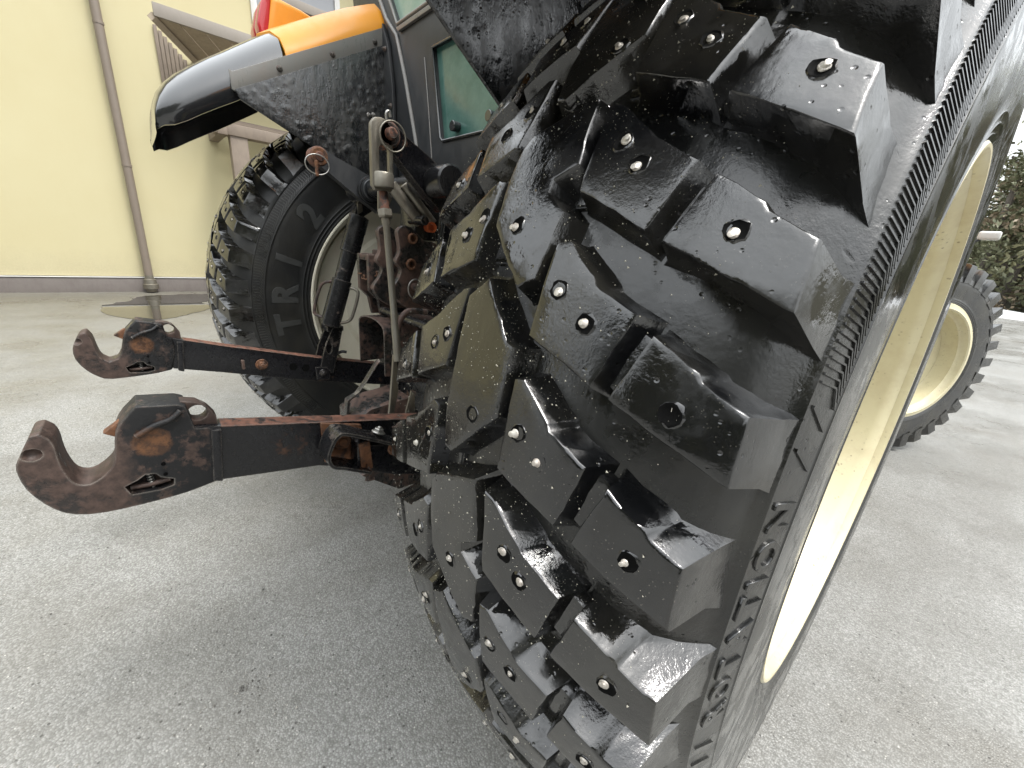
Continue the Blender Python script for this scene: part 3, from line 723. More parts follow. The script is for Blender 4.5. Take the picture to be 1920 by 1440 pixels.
for i in range(32):
    for mir in (False, True):
        me = tread_block([(.135, 26.4), (.199, 23.6), (.201, 18.6), (.112, 21.2)], 1, i, mir, .5, 0., .972)
        me2 = tread_block([(.108, 27.6), (.09, 22.2), (.03, 24), (.02, 31)], None, i+40, mir, .5, 0., .972)
        for q in (me, me2):
            q.transform(Matrix.Rotation(-R_(11.25*i-(5.6 if mir else 0)), 4, 'X') @ Matrix.Scale(FS, 4)); bm.from_mesh(q); bpy.data.meshes.remove(q)
FW['k'] = finish(bm, 42); FW['k'].materials.append(rub_far)
front_wheel(.825, 2.412, R_(29.3), 'right front wheel turned outwards with cream rim')
front_wheel(-.825, 2.412, R_(29.3), 'left front wheel on the far side')

# ------------------------------------------------------------------ rear hitch: lower links
def round_outline(P):
    """smooth the forged curve of the hook, keep the corners of its body"""
    out = []; n = len(P)
    for i in range(n):
        a, b, c, d = (Vector(P[(i+k) % n]) for k in (-1, 0, 1, 2))
        u, v, w = (b-a).normalized(), (c-b).normalized(), (d-c).normalized()
        out.append(tuple(b))
        if u.dot(v) > .72 and v.dot(w) > .72:
            t = .5; q = .5*((2*b)+(c-a)*t+(2*a-5*b+4*c-d)*t*t+(3*b-a-3*c+d)*t**3); out.append(tuple(q))
    return out
def hook_link(name, hookpts, bar, x0, x1, holec, label):
    """lower link: bar (named link), with a forged hook at the end"""
    f = x1; arm = T(name, plate(bar, x0+.006, x1-.006, 'x', [], .004), black_rust, None, label)
    hk = link('hook', plate(round_outline(hookpts), x0-.012, x1+.0, 'x', [], .006, 3), arm, hook_metal)
    return arm, hk
NH = [(-.960, .020), (-.916, .015), (-.906, .010), (-.900, -.028), (-.884, -.030), (-.872, -.040), (-.875, -.070), (-.885, -.124), (-.917, -.130), (-.950, -.132), (-.999, -.131), (-1.032, -.126), (-1.053, -.114), (-1.067, -.094), (-1.077, -.070), (-1.080, -.048), (-1.079, -.034), (-1.073, -.022), (-1.063, -.002), (-1.059, .001), (-1.053, .002), (-1.046, -.006), (-1.043, -.018), (-1.043, -.033), (-1.042, -.050), (-1.038, -.069), (-1.032, -.078), (-1.022, -.081), (-1.010, -.075), (-.999, -.065), (-.994, -.055), (-.990, -.035), (-.986, -.014), (-.976, .003)]
FH = [(-.953, .027), (-.914, .018), (-.903, .012), (-.900, -.020), (-.888, -.026), (-.888, -.060), (-.901, -.109), (-.933, -.115), (-1.017, -.118), (-1.041, -.109), (-1.060, -.089), (-1.073, -.061), (-1.073, -.035), (-1.064, -.013), (-1.054, .001), (-1.045, .003), (-1.038, -.011), (-1.035, -.035), (-1.032, -.054), (-1.027, -.065), (-1.017, -.073), (-1.002, -.068), (-.994, -.055), (-.991, -.048), (-.986, -.028), (-.976, .002)]
narm, nhook = hook_link('lower_link', NH, [(-.905, -.0255), (-.577, -.0865), (-.25, -.150), (-.25, -.290), (-.573, -.207), (-.729, -.150), (-.905, -.124)], .295, .34, None, 'near lower hitch link with rust along its top edge')
farm, fhook = hook_link('lower_link', FH, [(-.900, -.0215), (-.781, -.057), (-.561, -.114), (-.326, -.168), (-.2, -.200), (-.2, -.275), (-.567, -.195), (-.79, -.135), (-.90, -.108)], -.345, -.30, None, 'far lower hitch link below the handled lift rod')
for hk, arm, xf, xb, dz in ((nhook, narm, .34, .283, 0), (fhook, farm, -.30, -.357, .006)):
    booldiff(hk, [plate([(-.990, -.097+dz), (-.975, -.091+dz), (-.966, -.085+dz), (-.955, -.087+dz), (-.950, -.095+dz), (-.936, -.102+dz), (-.937, -.112+dz), (-.952, -.115+dz), (-.985, -.112+dz)], xf-.030, xf+.02, 'x', [], 0),
                  sphere((xf+.004, -1.064, -.024+dz), .012, (1, .9, .8), 2)])
    hk.data.materials.clear(); hk.data.materials.append(hook_metal)
    # ear with eye
    ear = [(-.930, .012+dz), (-.908, .013+dz), (-.893, .009+dz), (-.880, -.002+dz), (-.871, -.017+dz*.7), (-.870, -.042), (-.905, -.042), (-.93, -.03)]
    link('ear', plate(ear, xf-.040, xf-.014, 'x', [circle((-.893, -.008+dz), .0125, 22)], .0025), arm, brown_rust)
    bm = bmesh.new()
    for p in (tube(smoothpath([(xf+.004, -.966, -.022+dz), (xf+.0055, -.945, -.010+dz), (xf+.0055, -.925, -.004+dz), (xf+.004, -.913, .006+dz)], 4), .0042, 8),):
        bm.from_mesh(p); bpy.data.meshes.remove(p)
    link('weld_bead', finish(bm, 60), arm, hook_metal)
    # latch tongue in the mouth
    link('latch', plate([(-1.000, -.018+dz), (-.978, -.002+dz), (-.972, -.012+dz), (-.980, -.032+dz)], xf-.034, xf-.018, 'x', [], .002), arm, orange_rust)
    sp = [(xf-.012+.0035*math.cos(t*2*math.pi), -.962+.0035*math.sin(t*2*math.pi), -.112+dz+.022*t/5) for t in [k/12 for k in range(61)]]
    link('spring', tube(sp, .0009, 6), arm, steel)
    link('slot_lever', tube(smoothpath([(xf-.012, -.985, -.106+dz), (xf-.010, -.962, -.107+dz), (xf-.008, -.940, -.104+dz)], 4), .004, 8), arm, brown_rust)
    for z in (-.072, -.089): link('rivet_hole_shade', rod((xf+.004, -.944, z+dz), (xf+.0052, -.944, z+dz), .0028, n=12), arm, pit_m)  # uncut: a black disc paints the shade of each hole
    link('collar', plate([(-.882, -.034), (-.868, -.036), (-.877, -.127+dz*1.5), (-.890, -.122+dz*1.5)], xb+.009, xf+.0025, 'x', [], .003), arm, black_rust)
# bright worn upper edge of the two bars
link('worn_edge', plate([(-.868, -.0325), (-.577, -.0865), (-.30, -.1405), (-.30, -.1430), (-.577, -.0890), (-.868, -.0350)], .300, .3355, 'x', [], .001, 1), narm, top_rust)
link('worn_edge', plate([(-.868, -.0305), (-.781, -.0555), (-.561, -.1125), (-.326, -.1665), (-.326, -.169), (-.561, -.115), (-.781, -.058), (-.868, -.033)], -.340, -.3045, 'x', [], .001, 1), farm, top_rust)
# near link: sway strap, bolts and block
strap = smoothpath([(.395, -.600, -.112), (.392, -.640, -.092), (.386, -.696, -.066), (.384, -.712, -.070), (.383, -.722, -.086), (.383, -.728, -.106), (.384, -.722, -.124), (.386, -.700, -.134), (.388, -.655, -.157)], 5)
bm = bmesh.new(); ring = []
for i, q in enumerate(strap):
    a = strap[max(i-1, 0)]; b = strap[min(i+1, len(strap)-1)]; d = (b-a).normalized(); nn = Vector((0, -d.z, d.y))*.0028
    ring.append([bm.verts.new(q+Vector((dx, 0, 0))+s*nn) for dx, s in ((-.034, -1), (.014, -1), (.014, 1), (-.034, 1))])
for a, b in zip(ring, ring[1:]):
    for k in range(4): bm.faces.new((a[k], a[(k+1) % 4], b[(k+1) % 4], b[k]))
bm.faces.new(ring[0]); bm.faces.new(ring[-1]); bevel(bm, .0012, 2, 50)
link('strap', finish(bm), narm, tube_metal)
link('bolt', bolt((.386, -.633, -.083), (0, .35, .93), .016, .006, .013), narm, steel)
link('bolt', bolt((.341, -.690, -.100), (1, 0, 0), .030, .016, .022), narm, orange_rust)
link('bracket_plate', plate([(-.722, -.060), (-.648, -.080), (-.640, -.160), (-.720, -.142)], .3345, .3435, 'x', [], .003), narm, orange_rust)
link('sway_block', plate([(-.672, -.098), (-.655, -.096), (-.652, -.108), (-.60, -.118), (-.52, -.150), (-.52, -.215), (-.600, -.190), (-.655, -.162), (-.675, -.150)], .345, .382, 'x', [], .005), narm, black_rust)
link('sway_block_face', plate([(-.671, -.100), (-.650, -.096), (-.645, -.157), (-.667, -.152)], .380, .387, 'x', [], .003), narm, orange_rust)
link('bolt', bolt((.383, -.600, -.128), (1, -.2, 0), .018, .012, .014), narm, orange_rust)
link('lynch_pin', tube(smoothpath([(.384, -.655, -.150), (.386, -.650, -.166), (.388, -.660, -.176), (.388, -.645, -.178)], 4), .0035, 8), narm, hub_rust)
# far link: bolt, tab, holes drawn as black discs for their inner shade
link('bolt', bolt((-.3, -.694, -.121), (1, 0, 0), .020, .012, .017), farm, orange_rust)
link('tab', box((-.302, -.746, -.127), (-.288, -.738, -.100), .002), farm, hub_rust)
for y, z in ((-.607, -.141), (-.571, -.150)): link('pin_hole_shade', rod((-.3065, y, z), (-.3050, y, z), .0115), farm, pit_m)
link('hook_pin', tube(smoothpath([(-.31, -.478, -.135), (-.31, -.472, -.118), (-.305, -.455, -.108), (-.30, -.440, -.110)], 4), .005, 8), farm, tube_metal)

# ------------------------------------------------------------------ lift arms and shaft
def lift_arm(s):
    """arm from the rock shaft to the lifting rod, drawn as one cranked bar"""
    bm = bmesh.new(); A, Bq = Vector((s*.178, -.400, .393)), Vector((s*.206, -.520, .460))
    d = (Bq-A).normalized(); n = Vector((0, -d.z, d.y)).normalized(); L = (Bq-A).length; pts = []
    for t, h in ((-.05, .040), (.0, .036), (.05, .031), (L*.75, .0235), (L, .0225)): pts.append((A+d*t, h))
    ring = []
    for q, h in pts: ring.append([bm.verts.new(q+n*h*a+Vector((b*.014, 0, 0))) for a, b in ((1, 1), (-1, 1), (-1, -1), (1, -1))])
    for a, b in zip(ring, ring[1:]):
        for k in range(4): bm.faces.new((a[k], a[(k+1) % 4], b[(k+1) % 4], b[k]))
    bm.faces.new(ring[0]); bm.faces.new(ring[-1]); bevel(bm, .003)
    return finish(bm)
la = T('lift_arm', lift_arm(1), black_rust, None, 'near lift arm with ring clip at its pin')
lb = T('lift_arm', lift_arm(-1), grey_black, None, 'far lift arm with empty pin end')
for s, arm in ((1, la), (-1, lb)):
    x = s*.206; o_ = .016
    link('eye', rod((x-.0165, -.523, .459), (x+.0165, -.523, .459), .0245, n=28), arm, top_rust)
    link('pin', lathe_axis((x-.03, -.523, .459), (x+.06, -.523, .459), [(0, .008), (.004, .011), (.060, .011), (.064, .010), (.066, .0085), (.066, .0001)] if s > 0 else [(0, .01), (.005, .0125), (.050, .0125), (.054, .0105), (.0545, .0001)], 24), arm, top_rust)
    rc = Vector((x+.030, -.523, .459))
    if s > 0:
        ringp = [rc+Vector((.004, .026*math.cos(t), .026*math.sin(t)-.006)) for t in [k*2*math.pi/28 for k in range(28)]]
        link('ring_clip', tube(ringp, .0017, 8, True), arm, zinc)
        link('clip_head', tube(smoothpath([rc+Vector((0, -.010, .018)), rc+Vector((.002, -.012, .030)), rc+Vector((.001, -.006, .035)), rc+Vector((0, -.003, .026))], 4), .0028, 8), arm, steel)
        link('washer', rod((x+.0165, -.523, .459), (x+.021, -.523, .459), .021, n=28), arm, hub_rust)
    else:
        link('washer', rod((x+.0165, -.523, .459), (x+.0205, -.523, .459), .0215, n=28), arm, orange_rust)
        ringp = [rc+Vector((-.002, -.010+.030*math.cos(t), -.022+.024*math.sin(t))) for t in [k*2*math.pi/28 for k in range(28)]]
        link('ring_clip', tube(ringp, .0017, 8, True), arm, steel)
        link('clip_pin', rod(rc+Vector((-.003, -.012, -.012)), rc+Vector((-.003, -.012, -.050)), .0045), arm, orange_rust)
T('rock_shaft', lathe_axis((-.26, -.400, .393), (.26, -.400, .393), [(0, .03), (.004, .034), (.115, .034), (.118, .022), (.40, .022), (.402, .034), (.516, .034), (.52, .03)], 30), black_paint)
T('shaft_cap', lathe_axis((-.155, -.400, .393), (-.135, -.400, .393), [(0, .036), (.006, .036), (.007, .032), (.012, .032), (.013, .028), (.018, .026), (.0185, .016), (.019, .0005)], 28), grey_black)
T('shaft_cap', lathe_axis((.192, -.380, .398), (.235, -.380, .398), [(0, .030), (.012, .030), (.013, .026), (.026, .026), (.027, .030), (.040, .029), (.042, .02), (.043, .0005)], 28), black_paint)

T('seal_ring', lathe_axis((.20, -.380, .398), (.215, -.380, .398), [(0, .034), (.012, .034), (.0125, .031), (.0, .031)], 28, False), white_m)
# near lifting rod with forked turnbuckle
lr = empty('lift_rod', tractor, (0, 0, -GZ)); lr['label'] = 'slim near lift rod with zinc fork'
def fork():
    outer = [(-.030, -.0005), (-.029, .012), (-.020, .022), (-.005, .024), (.010, .022), (.020, .012), (.022, -.002), (.022, -.095), (.016, -.104), (-.024, -.104), (-.030, -.095)]
    hole = [(-.014, -.028), (-.010, -.022), (.006, -.022), (.010, -.028), (.010, -.074), (-.014, -.074)]
    me = plate([(a*.85-.535, b+.460) for a, b in outer], .212, .227, 'x', [[(a*.85-.533, b+.460) for a, b in hole]], .004)
    return me
link('fork', fork(), lr, zinc)
link('fork_base', lathe_axis((.222, -.537, .362), (.222, -.537, .392), [(0, .019), (.002, .021), (.025, .021), (.028, .019)], 28), lr, zinc)
P0, P1 = Vector((.217, -.535, .36)), Vector((.29, -.544, .065)); P2 = Vector((.300, -.546, .00)); Lr = (P2-P0).length
link('threaded_rod', rod(P0, P0+(P1-P0)*.16, .0085), lr, top_rust)
link('nut', nut(P0+(P1-P0)*.13, P1-P0, .026, .016), lr, zinc)
link('rod', lathe_axis(P0+(P1-P0)*.15, P2, [(0, .009), (.02, .009), (.024, .0068), (.19, .0070), (.23, .0085), (.30, .0085)], 20), lr, zinc)
T('guide_strap', plate([(-.536, .03), (-.530, .03), (-.526, -.06), (-.533, -.09), (-.548, -.16), (-.556, -.16), (-.546, -.08)], .248, .256, 'x', [], .001), zinc)
T('guide_strap', plate([(-.500, -.06), (-.492, -.07), (-.490, -.12), (-.500, -.175), (-.512, -.175), (-.514, -.11)], .262, .268, 'x', [], .001), zinc)
T('bent_rod', tube(smoothpath([(.28, -.547, .035), (.28, -.543, .055), (.28, -.538, .085), (.28, -.532, .108), (.28, -.520, .122), (.28, -.505, .126), (.28, -.47, .122)], 5), .0065, 10), hub_rust)

# far lifting rod with two handles
fl = empty('lift_rod', tractor, (0, 0, -GZ)); fl['label'] = 'thick black far lift rod with two wire handles'
Q0, Q1 = Vector((-.26, -.385, .352)), Vector((-.282, -.530, -.120)); dq = (Q1-Q0).normalized()
def at(t): return Q0+(Q1-Q0)*t
link('yoke', plate([(-.345, .410), (-.325, .385), (-.355, .345), (-.385, .325), (-.415, .330), (-.400, .372), (-.372, .405)], -.285, -.245, 'x', [], .004), fl, black_rust)
link('yoke_side', plate([(-.405, .392), (-.396, .392), (-.388, .340), (-.405, .328)], -.252, -.243, 'x', [], .002), fl, zinc)
link('sleeve', lathe_axis(at(.05), at(.29), [(0, .018), (.004, .029), (.05, .030), (.052, .0285), (.115, .0295), (.118, .026)], 28), fl, tube_metal)
link('tube', lathe_axis(at(.27), at(.49), [(0, .025), (.12, .0235)], 28), fl, tube_metal)
link('body', lathe_axis(at(.46), at(.77), [(0, .022), (.003, .029), (.15, .0295), (.153, .026)], 28), fl, tube_metal)
side = dq.cross(Vector((1, 0, 0))).normalized()
for sg in (-1, 1):
    c0 = at(.60 if sg < 0 else .635); t = Vector((.55, .83, 0))*sg
    pth = [c0+t*.022-dq*.062, c0+t*.050-dq*.055, c0+t*.060-dq*.035, c0+t*.060+dq*.030, c0+t*.050+dq*.050, c0+t*.022+dq*.058]
    link('handle', tube(smoothpath(pth, 4), .0048, 10), fl, brown_rust if sg < 0 else zinc)
link('clevis', plate([(-.485, -.022), (-.452, -.020), (-.470, -.10), (-.492, -.175), (-.535, -.165), (-.515, -.09)], -.298, -.288, 'x', [circle((-.500, -.085), .010, 12, .022)], .003), fl, tube_metal)
link('clevis', plate([(-.485, -.022), (-.452, -.020), (-.470, -.10), (-.492, -.175), (-.535, -.165), (-.515, -.09)], -.36, -.35, 'x', [], .003), fl, tube_metal)
link('clevis_top', box((-.355, -.500, -.035), (-.292, -.448, -.018), .004), fl, black_rust)
link('clevis_lug', plate([(-.548, -.145), (-.512, -.150), (-.500, -.165), (-.505, -.195), (-.545, -.190)], -.294, -.286, 'x', [], .004), fl, black_rust)
link('pin', bolt((-.287, -.525, -.168), (1, 0, 0), .014, .005, .012), fl, black_rust)

# ------------------------------------------------------------------ centre hitch parts
hb = empty('top_link_bracket', tractor, (0, 0, -GZ)); hb['label'] = 'rusty lobed top link bracket'
lobes = smoothpath([(0, a, b) for a, b in [(-.447, .270), (-.448, .288), (-.432, .300), (-.410, .296), (-.375, .270), (-.34, .262), (-.32, .20), (-.32, .10), (-.40, .095), (-.440, .112), (-.462, .135), (-.464, .152), (-.447, .176), (-.441, .198), (-.455, .215), (-.444, .24), (-.447, .270)]], 4)[:-1]
lobes = [(q.y, q.z) for q in lobes]
link('side_plate', plate(lobes, .085, .105, 'x', [circle((-.410, .272), .010, 14), circle((-.414, .211), .009, 14)], .004), hb, hub_rust)
link('side_plate', plate([(a-.020, b-.002) for a, b in lobes], .02, .04, 'x', [], .004), hb, hub_rust)
for y, z, r in ((-.410, .272, .013), (-.414, .211, .014)): link('bushing', lathe_axis((.03, y, z), (.112, y, z), [(0, r), (.078, r), (.082, r*.85), (.0815, r*.6), (.07, r*.55), (.069, .0005)], 20), hb, orange_rust)
link('pin', rod((.0, -.405, .155), (.125, -.405, .155), .010), hb, hub_rust)
link('ring_clip', tube([(.125, -.412+.020*math.cos(t), .152+.024*math.sin(t)) for t in [k*2*math.pi/24 for k in range(24)]], .0018, 8, True), hb, steel)
hn = empty('drawbar_jaw', tractor, (0, 0, -GZ)); hn['label'] = 'brown pickup jaw with chain'
link('jaw', plate([(-.455, .222), (-.380, .224), (-.36, .18), (-.37, .07), (-.385, .05), (-.42, .05), (-.43, .10), (-.455, .125)], -.140, -.125, 'x', [], .004), hn, hub_rust)
link('jaw', plate([(-.455, .222), (-.380, .224), (-.36, .18), (-.37, .07), (-.385, .05), (-.42, .05), (-.43, .10), (-.455, .125)], -.075, -.06, 'x', [], .004), hn, hub_rust)
link('jaw_back', box((-.13, -.385, .05), (-.06, -.34, .222), .004), hn, black_rust)
link('jaw_top', box((-.14, -.452, .206), (-.06, -.37, .222), .003), hn, hub_rust)
link('pin', rod((-.10, -.41, .235), (-.10, -.41, .10), .014), hn, brown_rust)
for k in range(7):
    c = Vector((-.12+k*.012, -.455+k*.004, .145+.02*abs(k-3)/3+.012*(k > 3)))
    pr = [c+Vector((.009*math.cos(t), .002*math.sin(t) if k % 2 else .005*math.sin(t), .005*math.sin(t) if k % 2 else .002)) for t in [j*2*math.pi/12 for j in range(12)]]
    link('chain_link', tube(pr, .0019, 6, True), hn, orange_rust)
# PTO guard: bent sheet hood open to the rear
bm = bmesh.new(); pro = []
for k in range(25):
    t = k/24
    if t < .3: q = (-.085, -.085+t/.3*.115)
    elif t < .7:
        a = math.pi*(1-(t-.3)/.4); q = (.085*math.cos(a), .03+.032*math.sin(a)**.7)
    else: q = (.085, .03-(t-.7)/.3*.115)
    pro.append(q)
rg = []
for y in (-.475, -.30):
    rg.append([[bm.verts.new((a*s-.01, y, b*s-.0)) for a, b in pro] for s in (1., .95)])
for k in range(24):
    bm.faces.new((rg[0][0][k], rg[0][0][k+1], rg[1][0][k+1], rg[1][0][k])); bm.faces.new((rg[0][1][k], rg[0][1][k+1], rg[1][1][k+1], rg[1][1][k]))
    bm.faces.new((rg[0][0][k], rg[0][0][k+1], rg[0][1][k+1], rg[0][1][k]))
T('shaft_guard', finish(bm, 50), hub_rust, None, 'rusty bent sheet guard over the power take-off')
T('splined_shaft', rod((-.01, -.43, -.02), (-.01, -.2, -.02), .018), black_rust)
br = [(-.500, -.036), (-.530, -.075), (-.559, -.111), (-.584, -.122), (-.589, -.165), (-.589, -.20), (-.454, -.20), (-.452, -.10), (-.480, -.036)]
T('drawbar_bracket', plate([(-.500, -.030), (-.508, -.036), (-.538, -.080), (-.562, -.110), (-.588, -.122), (-.594, -.165), (-.587, -.165), (-.582, -.126), (-.556, -.104), (-.530, -.072)], .085, .105, 'x', [], .002), hub_rust)
T('drawbar_bracket', plate([(-.585, -.160), (-.548, -.138), (-.44, -.125), (-.40, -.20), (-.585, -.215)], .03, .15, 'x', [], .004), hub_rust)
T('drawbar_plate', plate([(-.60, -.285), (-.45, -.24), (-.40, -.36), (-.50, -.36)], .16, .20, 'x', [], .006), hub_rust)
T('crossbar', rod((-.03, -.43, .075), (.26, -.43, .075), .011), tube_metal)
# small hydraulics between the lift arms
def R2(name, a, b, r, mt, lab=None): return T(name, rod(a, b, r), mt, None, lab)
R2('hydraulic_ram', (.08, -.452, .388), (.10, -.385, .308), .014, zinc)
R2('hydraulic_ram', (.09, -.425, .392), (.11, -.355, .312), .011, zinc)
T('ram_end', rod((.07, -.395, .315), (.14, -.395, .315), .011), tube_metal)
T('guard_plate', plate([(-.475, .388), (-.452, .385), (-.440, .358), (-.462, .318), (-.476, .325)], .055, .06, 'x', [], .001), zinc)
T('valve_block', box((.02, -.40, .27), (.10, -.33, .42), .006), black_paint)
T('sensor_plate', plate([(-.418, .425), (-.39, .43), (-.375, .40), (-.39, .37), (-.41, .37)], .101, .106, 'x', [], .003), black_paint)
T('sticker', rod((.106, -.403, .400), (.1075, -.403, .400), .0085), yellow_m)
T('plastic_cap', lathe_axis((.07, -.362, .302), (.125, -.366, .302), [(0, .012), (.05, .012), (.054, .0125), (.054, .008), (.045, .007), (.044, .0005)], 20), orange_ring_m)
hs_ = T('hose', tube(smoothpath([(.13, -.335, .345), (.13, -.340, .31), (.13, -.348, .26), (.13, -.35, .20)], 5), .0065, 10), black_plastic)
link('hose_fitting', lathe_axis((.13, -.331, .375), (.13, -.336, .335), [(0, .006), (.004, .0085), (.012, .0085), (.013, .0075), (.038, .0075), (.04, .006)], 16), hs_, zinc)
for y, z in ((-.365, .362), (-.35, .385), (-.37, .425)): T('bolt', bolt((.102, y, z), (1, 0, 0), .012, .007, .009), steel)
# housings and an added dark sheet
T('gearbox_housing', box((-.17, -.30, -.22), (.11, 1.4, .36), .04, 3), black_rust)
T('dark_gap_plate', plate([(-.50, -.40), (.16, -.40), (.16, -.10), (-.50, -.10)], -.24, -.20, 'y', [], .006), black_rust)  # added dark sheet, keeps bright ground out of the gap under the tractor
T('axle_housing', lathe_axis((-.62, .02, 0), (.62, .02, 0), [(0, .15), (.06, .15), (.07, .10), (.35, .12), (.5, .16), (.74, .16), (.89, .12), (1.17, .10), (1.18, .15), (1.24, .15)], 28), black_rust)
T('engine_frame', box((-.22, 1.2, -.25), (.22, 3.0, .25), .03), black_rust)
T('front_axle', rod((-.70, 2.412, FS*R0+GZ), (.70, 2.412, FS*R0+GZ), .07), black_rust)
T('hood', box((-.36, 1.35, .25), (.36, 3.1, .95), .08, 4), orange_paint)

# ------------------------------------------------------------------ fenders
ST = [(-.828, .548, .30, .9), (-.818, .556, .55, 1), (-.80, .566, .75, 1), (-.76, .588, .92, 1), (-.70, .628, 1, 1), (-.645, .660, 1.05, 1), (-.58, .702, 1.1, 1), (-.50, .755, 1.12, 1), (-.42, .802, 1.12, 1), (-.30, .872, 1.12, 1), (-.18, .937, 1.12, 1), (.0, 1.01, 1.1, 1), (.25, 1.06, 1.05, 1), (.5, 1.06, 1, 1), (.75, .98, 1, 1), (.95, .85, 1, 1)]
def interp(y):
    for (a, *u), (b, *w) in zip(ST, ST[1:]):
        if a <= y <= b: t = (y-a)/(b-a); return [p+(q-p)*t for p, q in zip(u, w)]
    return list(ST[-1][1:])
XS = [(.545, -.048), (.535, -.03), (.532, .0), (.540, .022), (.575, .055), (.64, .086), (.74, .103), (.85, .10), (.96, .075), (1.04, .035), (1.075, -.005), (1.08, -.03), (1.08, -.075)]
XS = [(.53+(x-.53)*.74, z) for x, z in XS]                            # the fender covers the inner two thirds of the tyre
def fender_skin(s, ys, cut, thick=.012, grow=0., tip=False):
    bm = bmesh.new(); rows = []
    for y in ys:
        row = []
        for i, (x, dz) in enumerate(XS):
            yy = y+(cut(x) if cut else 0); e, k, _ = interp(yy)
            if tip and y < -.79: xx = .73+(x-.73)*(1-.10*((-.79-y)/.038)**2)
            else: xx = x
            z = e+(dz*k if dz > 0 else dz*(.95 if y > -.8 else .8))+grow
            row.append(Vector((s*xx, yy, z)))
        rows.append(row)
    if tip:
        e = interp(ys[0])[0]
        rows.insert(0, [Vector((q.x, ys[0]-.004, e-.030-.012*math.sin(math.pi*i/(len(XS)-1)))) for i, q in enumerate(rows[0])])
    top = [[bm.verts.new(q) for q in r] for r in rows]
    bot = [[bm.verts.new(q+Vector((s*thick*(1 if i < 3 else (-1 if i > 9 else 0)), 0, -thick if 2 < i < 10 else 0))) for i, q in enumerate(r)] for r in rows]
    n = len(XS)
    for a, b, f in list(zip(top, top[1:], [0]*99))+list(zip(bot, bot[1:], [1]*99)):
        for i in range(n-1): bm.faces.new((a[i], a[i+1], b[i+1], b[i]))
    for a, b in ((top[0], bot[0]), (top[-1], bot[-1])):
        for i in range(n-1): bm.faces.new((a[i], a[i+1], b[i+1], b[i]))
    for f in bm.faces: f.material_index = 0
    for a, b in zip(bot, bot[1:]):
        for i in range(n-1):
            f = bm.faces.get((a[i], a[i+1], b[i+1], b[i]))
            if f: f.material_index = 1
    for k in (0, n-1):
        for j in range(len(rows)-1): bm.faces.new((top[j][k], top[j+1][k], bot[j+1][k], bot[j][k]))
    return finish(bm, 50)
for s in (-1, 1):
    fe = empty('fender', tractor, (0, 0, -GZ)); fe['label'] = 'left fender with orange top and black rubber tail' if s < 0 else 'right fender above the near wheel'
    YS0 = [-.828, -.823, -.812, -.79, -.76, -.72, -.68, -.64, -.60, -.56, -.53, -.50]
    link('rubber_tail', fender_skin(s, YS0, None, .014, -.004, True), fe, [black_plastic, black_plastic])
    cutf = lambda x: .035*max(0, (x-.7)/.38)*0-.03*math.exp(-((x-.78)/.13)**2)
    link('fender_top', fender_skin(s, [-.487, -.45, -.40, -.34, -.28, -.2, -.1, 0, .1, .2, .3, .4, .5, .6, .75, .9], lambda x: -.045*math.exp(-((x-.70)/.11)**2), .01, .002), fe, [orange_paint, black_plastic])
    xa, xb = s*.531, s*.522
    link('edge_strip', plate([(-.648, .690), (-.633, .690), (-.184, .943), (-.177, .881), (-.628, .632), (-.655, .634)][:1]+[(-.640, .686), (-.184, .940), (-.175, .884), (-.628, .634), (-.646, .640)], min(xa, xb), max(xa, xb), 'x', [], .0025), fe, strip_paint)
    for y, z in ((-.515, .727), (-.355, .812), (-.212, .890)): link('bolt', bolt((s*.522, y, z), (-s, 0, 0), .011, .006, .009), fe, hub_rust)
    if s < 0: pp = [(-.628, .618), (-.640, .640), (-.177, .895), (-.130, .895), (-.130, .33), (-.02, .33), (-.02, .345), (-.233, .442)]; pp = [(-.630, .617), (-.640, .640), (-.170, .897), (-.125, .60), (-.10, .33), (-.03, .352)]
    else: pp = [(-.700, .608), (-.700, .660), (-.17, .93), (-.12, .60), (-.10, .20), (-.25, .310)]
    link('inner_plate', plate(pp, min(s*.512, s*.519), max(s*.512, s*.519), 'x', [], .002), fe, blister)
    if s < 0:
        link('plate_fold', plate([(-.180, .865), (-.168, .865), (-.128, .50), (-.140, .50)], -.512, -.500, 'x', [], .003), fe, grey_black)
        for y, z in ((-.245, .668), (-.228, .672)): link('bolt', bolt((-.512, y, z), (1, 0, 0), .010, .005, .008), fe, steel)
    # tail lamp on its housing
    lm = link('lamp_housing', plate([(-.47, .83), (-.485, .89), (-.455, 1.01), (-.36, 1.0), (-.19, .96), (-.19, .90)], min(s*.775, s*.895), max(s*.775, s*.895), 'x', [], .02, 4), fe, orange_paint)
    for x0_ in (.778, .84):
        bm = bmesh.new(); 
        me = plate([(-.500, .89), (-.504, .915), (-.488, .975), (-.470, 1.01), (-.455, 1.005), (-.47, .885)], min(s*x0_, s*(x0_+.055)), max(s*x0_, s*(x0_+.055)), 'x', [], .008, 3)
        link('tail_lamp', me, lm, red_lens)

# ------------------------------------------------------------------ cab
cab = empty('cab', tractor, (0, 0, -GZ)); cab['label'] = 'dark grey cab with rear windows between the fenders'
W1 = [(-.437, .930), (.437, .930), (.60, 1.22), (.58, 1.75), (-.58, 1.75), (-.60, 1.22), (-.495, 1.015)]
W2 = [(-.215, .815), (-.162, .572), (-.148, .561), (.148, .561), (.162, .572), (.215, .815)]
link('rear_panel', plate([(-.66, .50), (-.50, .36), (.50, .36), (.66, .50), (.80, 1.1), (.76, 1.85), (-.76, 1.85), (-.80, 1.1)], -.170, -.14, 'y', [W1, W2], .004), cab, grey_black)
def inset(P, k): 
    c = (sum(q[0] for q in P)/len(P), sum(q[1] for q in P)/len(P)); return [(c[0]+(q[0]-c[0])*k, c[1]+(q[1]-c[1])*k) for q in P]
link('window', plate(inset(W1, 1.01), -.155, -.149, 'y', [], 0), cab, glass2)
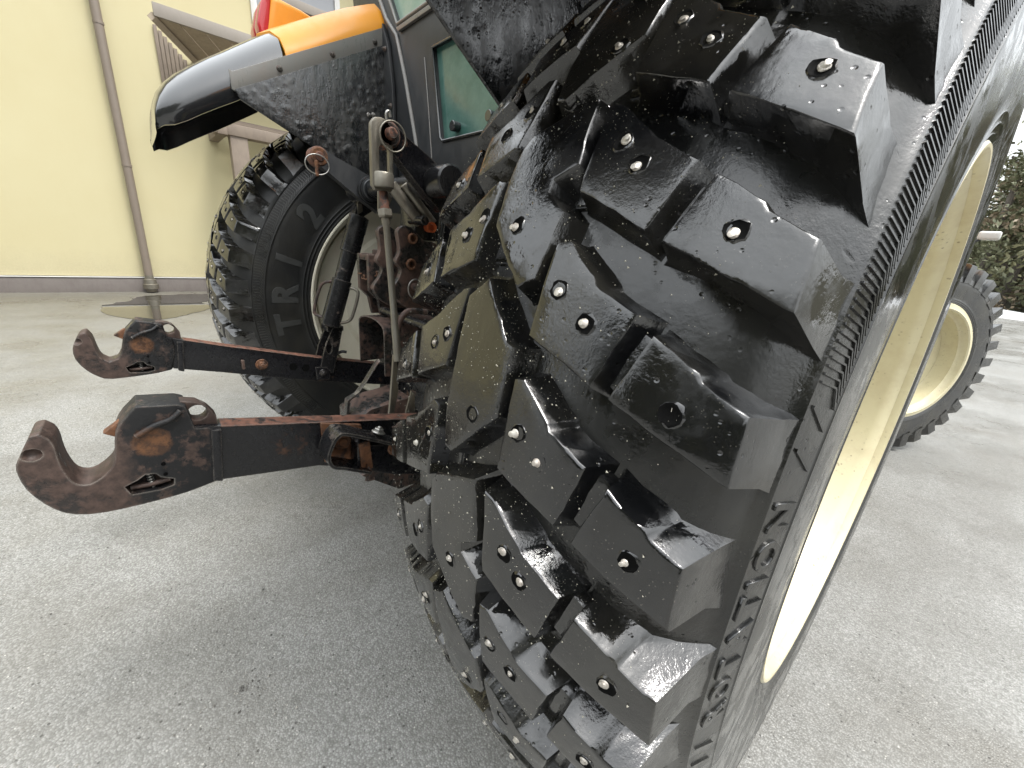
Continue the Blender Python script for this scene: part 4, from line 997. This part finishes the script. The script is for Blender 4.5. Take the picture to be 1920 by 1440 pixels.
wl = link('window', plate(inset(W2, 1.02), -.158, -.152, 'y', [], 0), cab, glass)
link('window_seal', tube([(q[0], -.172, q[1]) for q in W2], .0045, 8, True), cab, black_plastic)
link('window_seal', tube([(q[0], -.172, q[1]) for q in W1], .0055, 8, True), cab, strip_paint)
for s in (-1, 1): link('window_latch', rod((s*.085, -.158, .592), (s*.085, -.182, .592), .014), wl, black_plastic)
for s in (-1, 1):
    rp = [(s*a, -.173, b) for a, b in ((.64, 1.15), (.561, 1.031), (.511, .963), (.440, .900), (.381, .766), (.313, .585), (.29, .50))]
    link('corner_ridge', tube(rp, .007, 8), cab, strip_paint)
    link('corner_panel', plate([(s*.520, .47), (s*.44, .47), (s*.455, .76), (s*.485, .885), (s*.525, .955), (s*.525, .80)], -.186, -.172, 'y', [], .004), cab, grey_black)
    link('seam', tube([(s*.262, -.171, .80), (s*.235, -.171, .66), (s*.212, -.171, .52)], .002, 6), cab, strip_paint)
    for a, b in ((.497, .872), (.46, .70)): link('bolt', bolt((s*a, -.188, b), (0, -1, 0), .011, .006, .009), cab, hub_rust)
link('window_sill', plate([(-.435, .918), (.435, .918), (.42, .905), (-.42, .905)], -.18, -.170, 'y', [], .002), cab, strip_paint)
link('side_panel', plate([(-.14, .50), (1.3, .50), (1.3, 1.85), (-.14, 1.85)], -.70, -.68, 'x', [[(.0, .95), (1.15, .95), (1.15, 1.75), (.0, 1.75)]], .004), cab, grey_black)
link('side_panel', plate([(-.14, .50), (1.3, .50), (1.3, 1.85), (-.14, 1.85)], .68, .70, 'x', [[(.0, .95), (1.15, .95), (1.15, 1.75), (.0, 1.75)]], .004), cab, grey_black)
link('roof', box((-.80, -.25, 1.85), (.80, 1.4, 2.0), .05, 3), cab, orange_paint)
link('front_panel', box((-.70, 1.3, .40), (.70, 1.33, 1.1), .005), cab, grey_black)
link('floor', box((-.70, -.13, .42), (.70, 1.3, .46), .005), cab, black_paint)
sb = T('marker_bar', box((.93, 3.66, .585), (1.045, 3.71, .645), .018, 3), white_m, None, 'short white bar standing out above the front wheel')
link('stay', rod((.96, 3.68, .60), (.62, 3.6, .30), .008), sb, tube_metal)
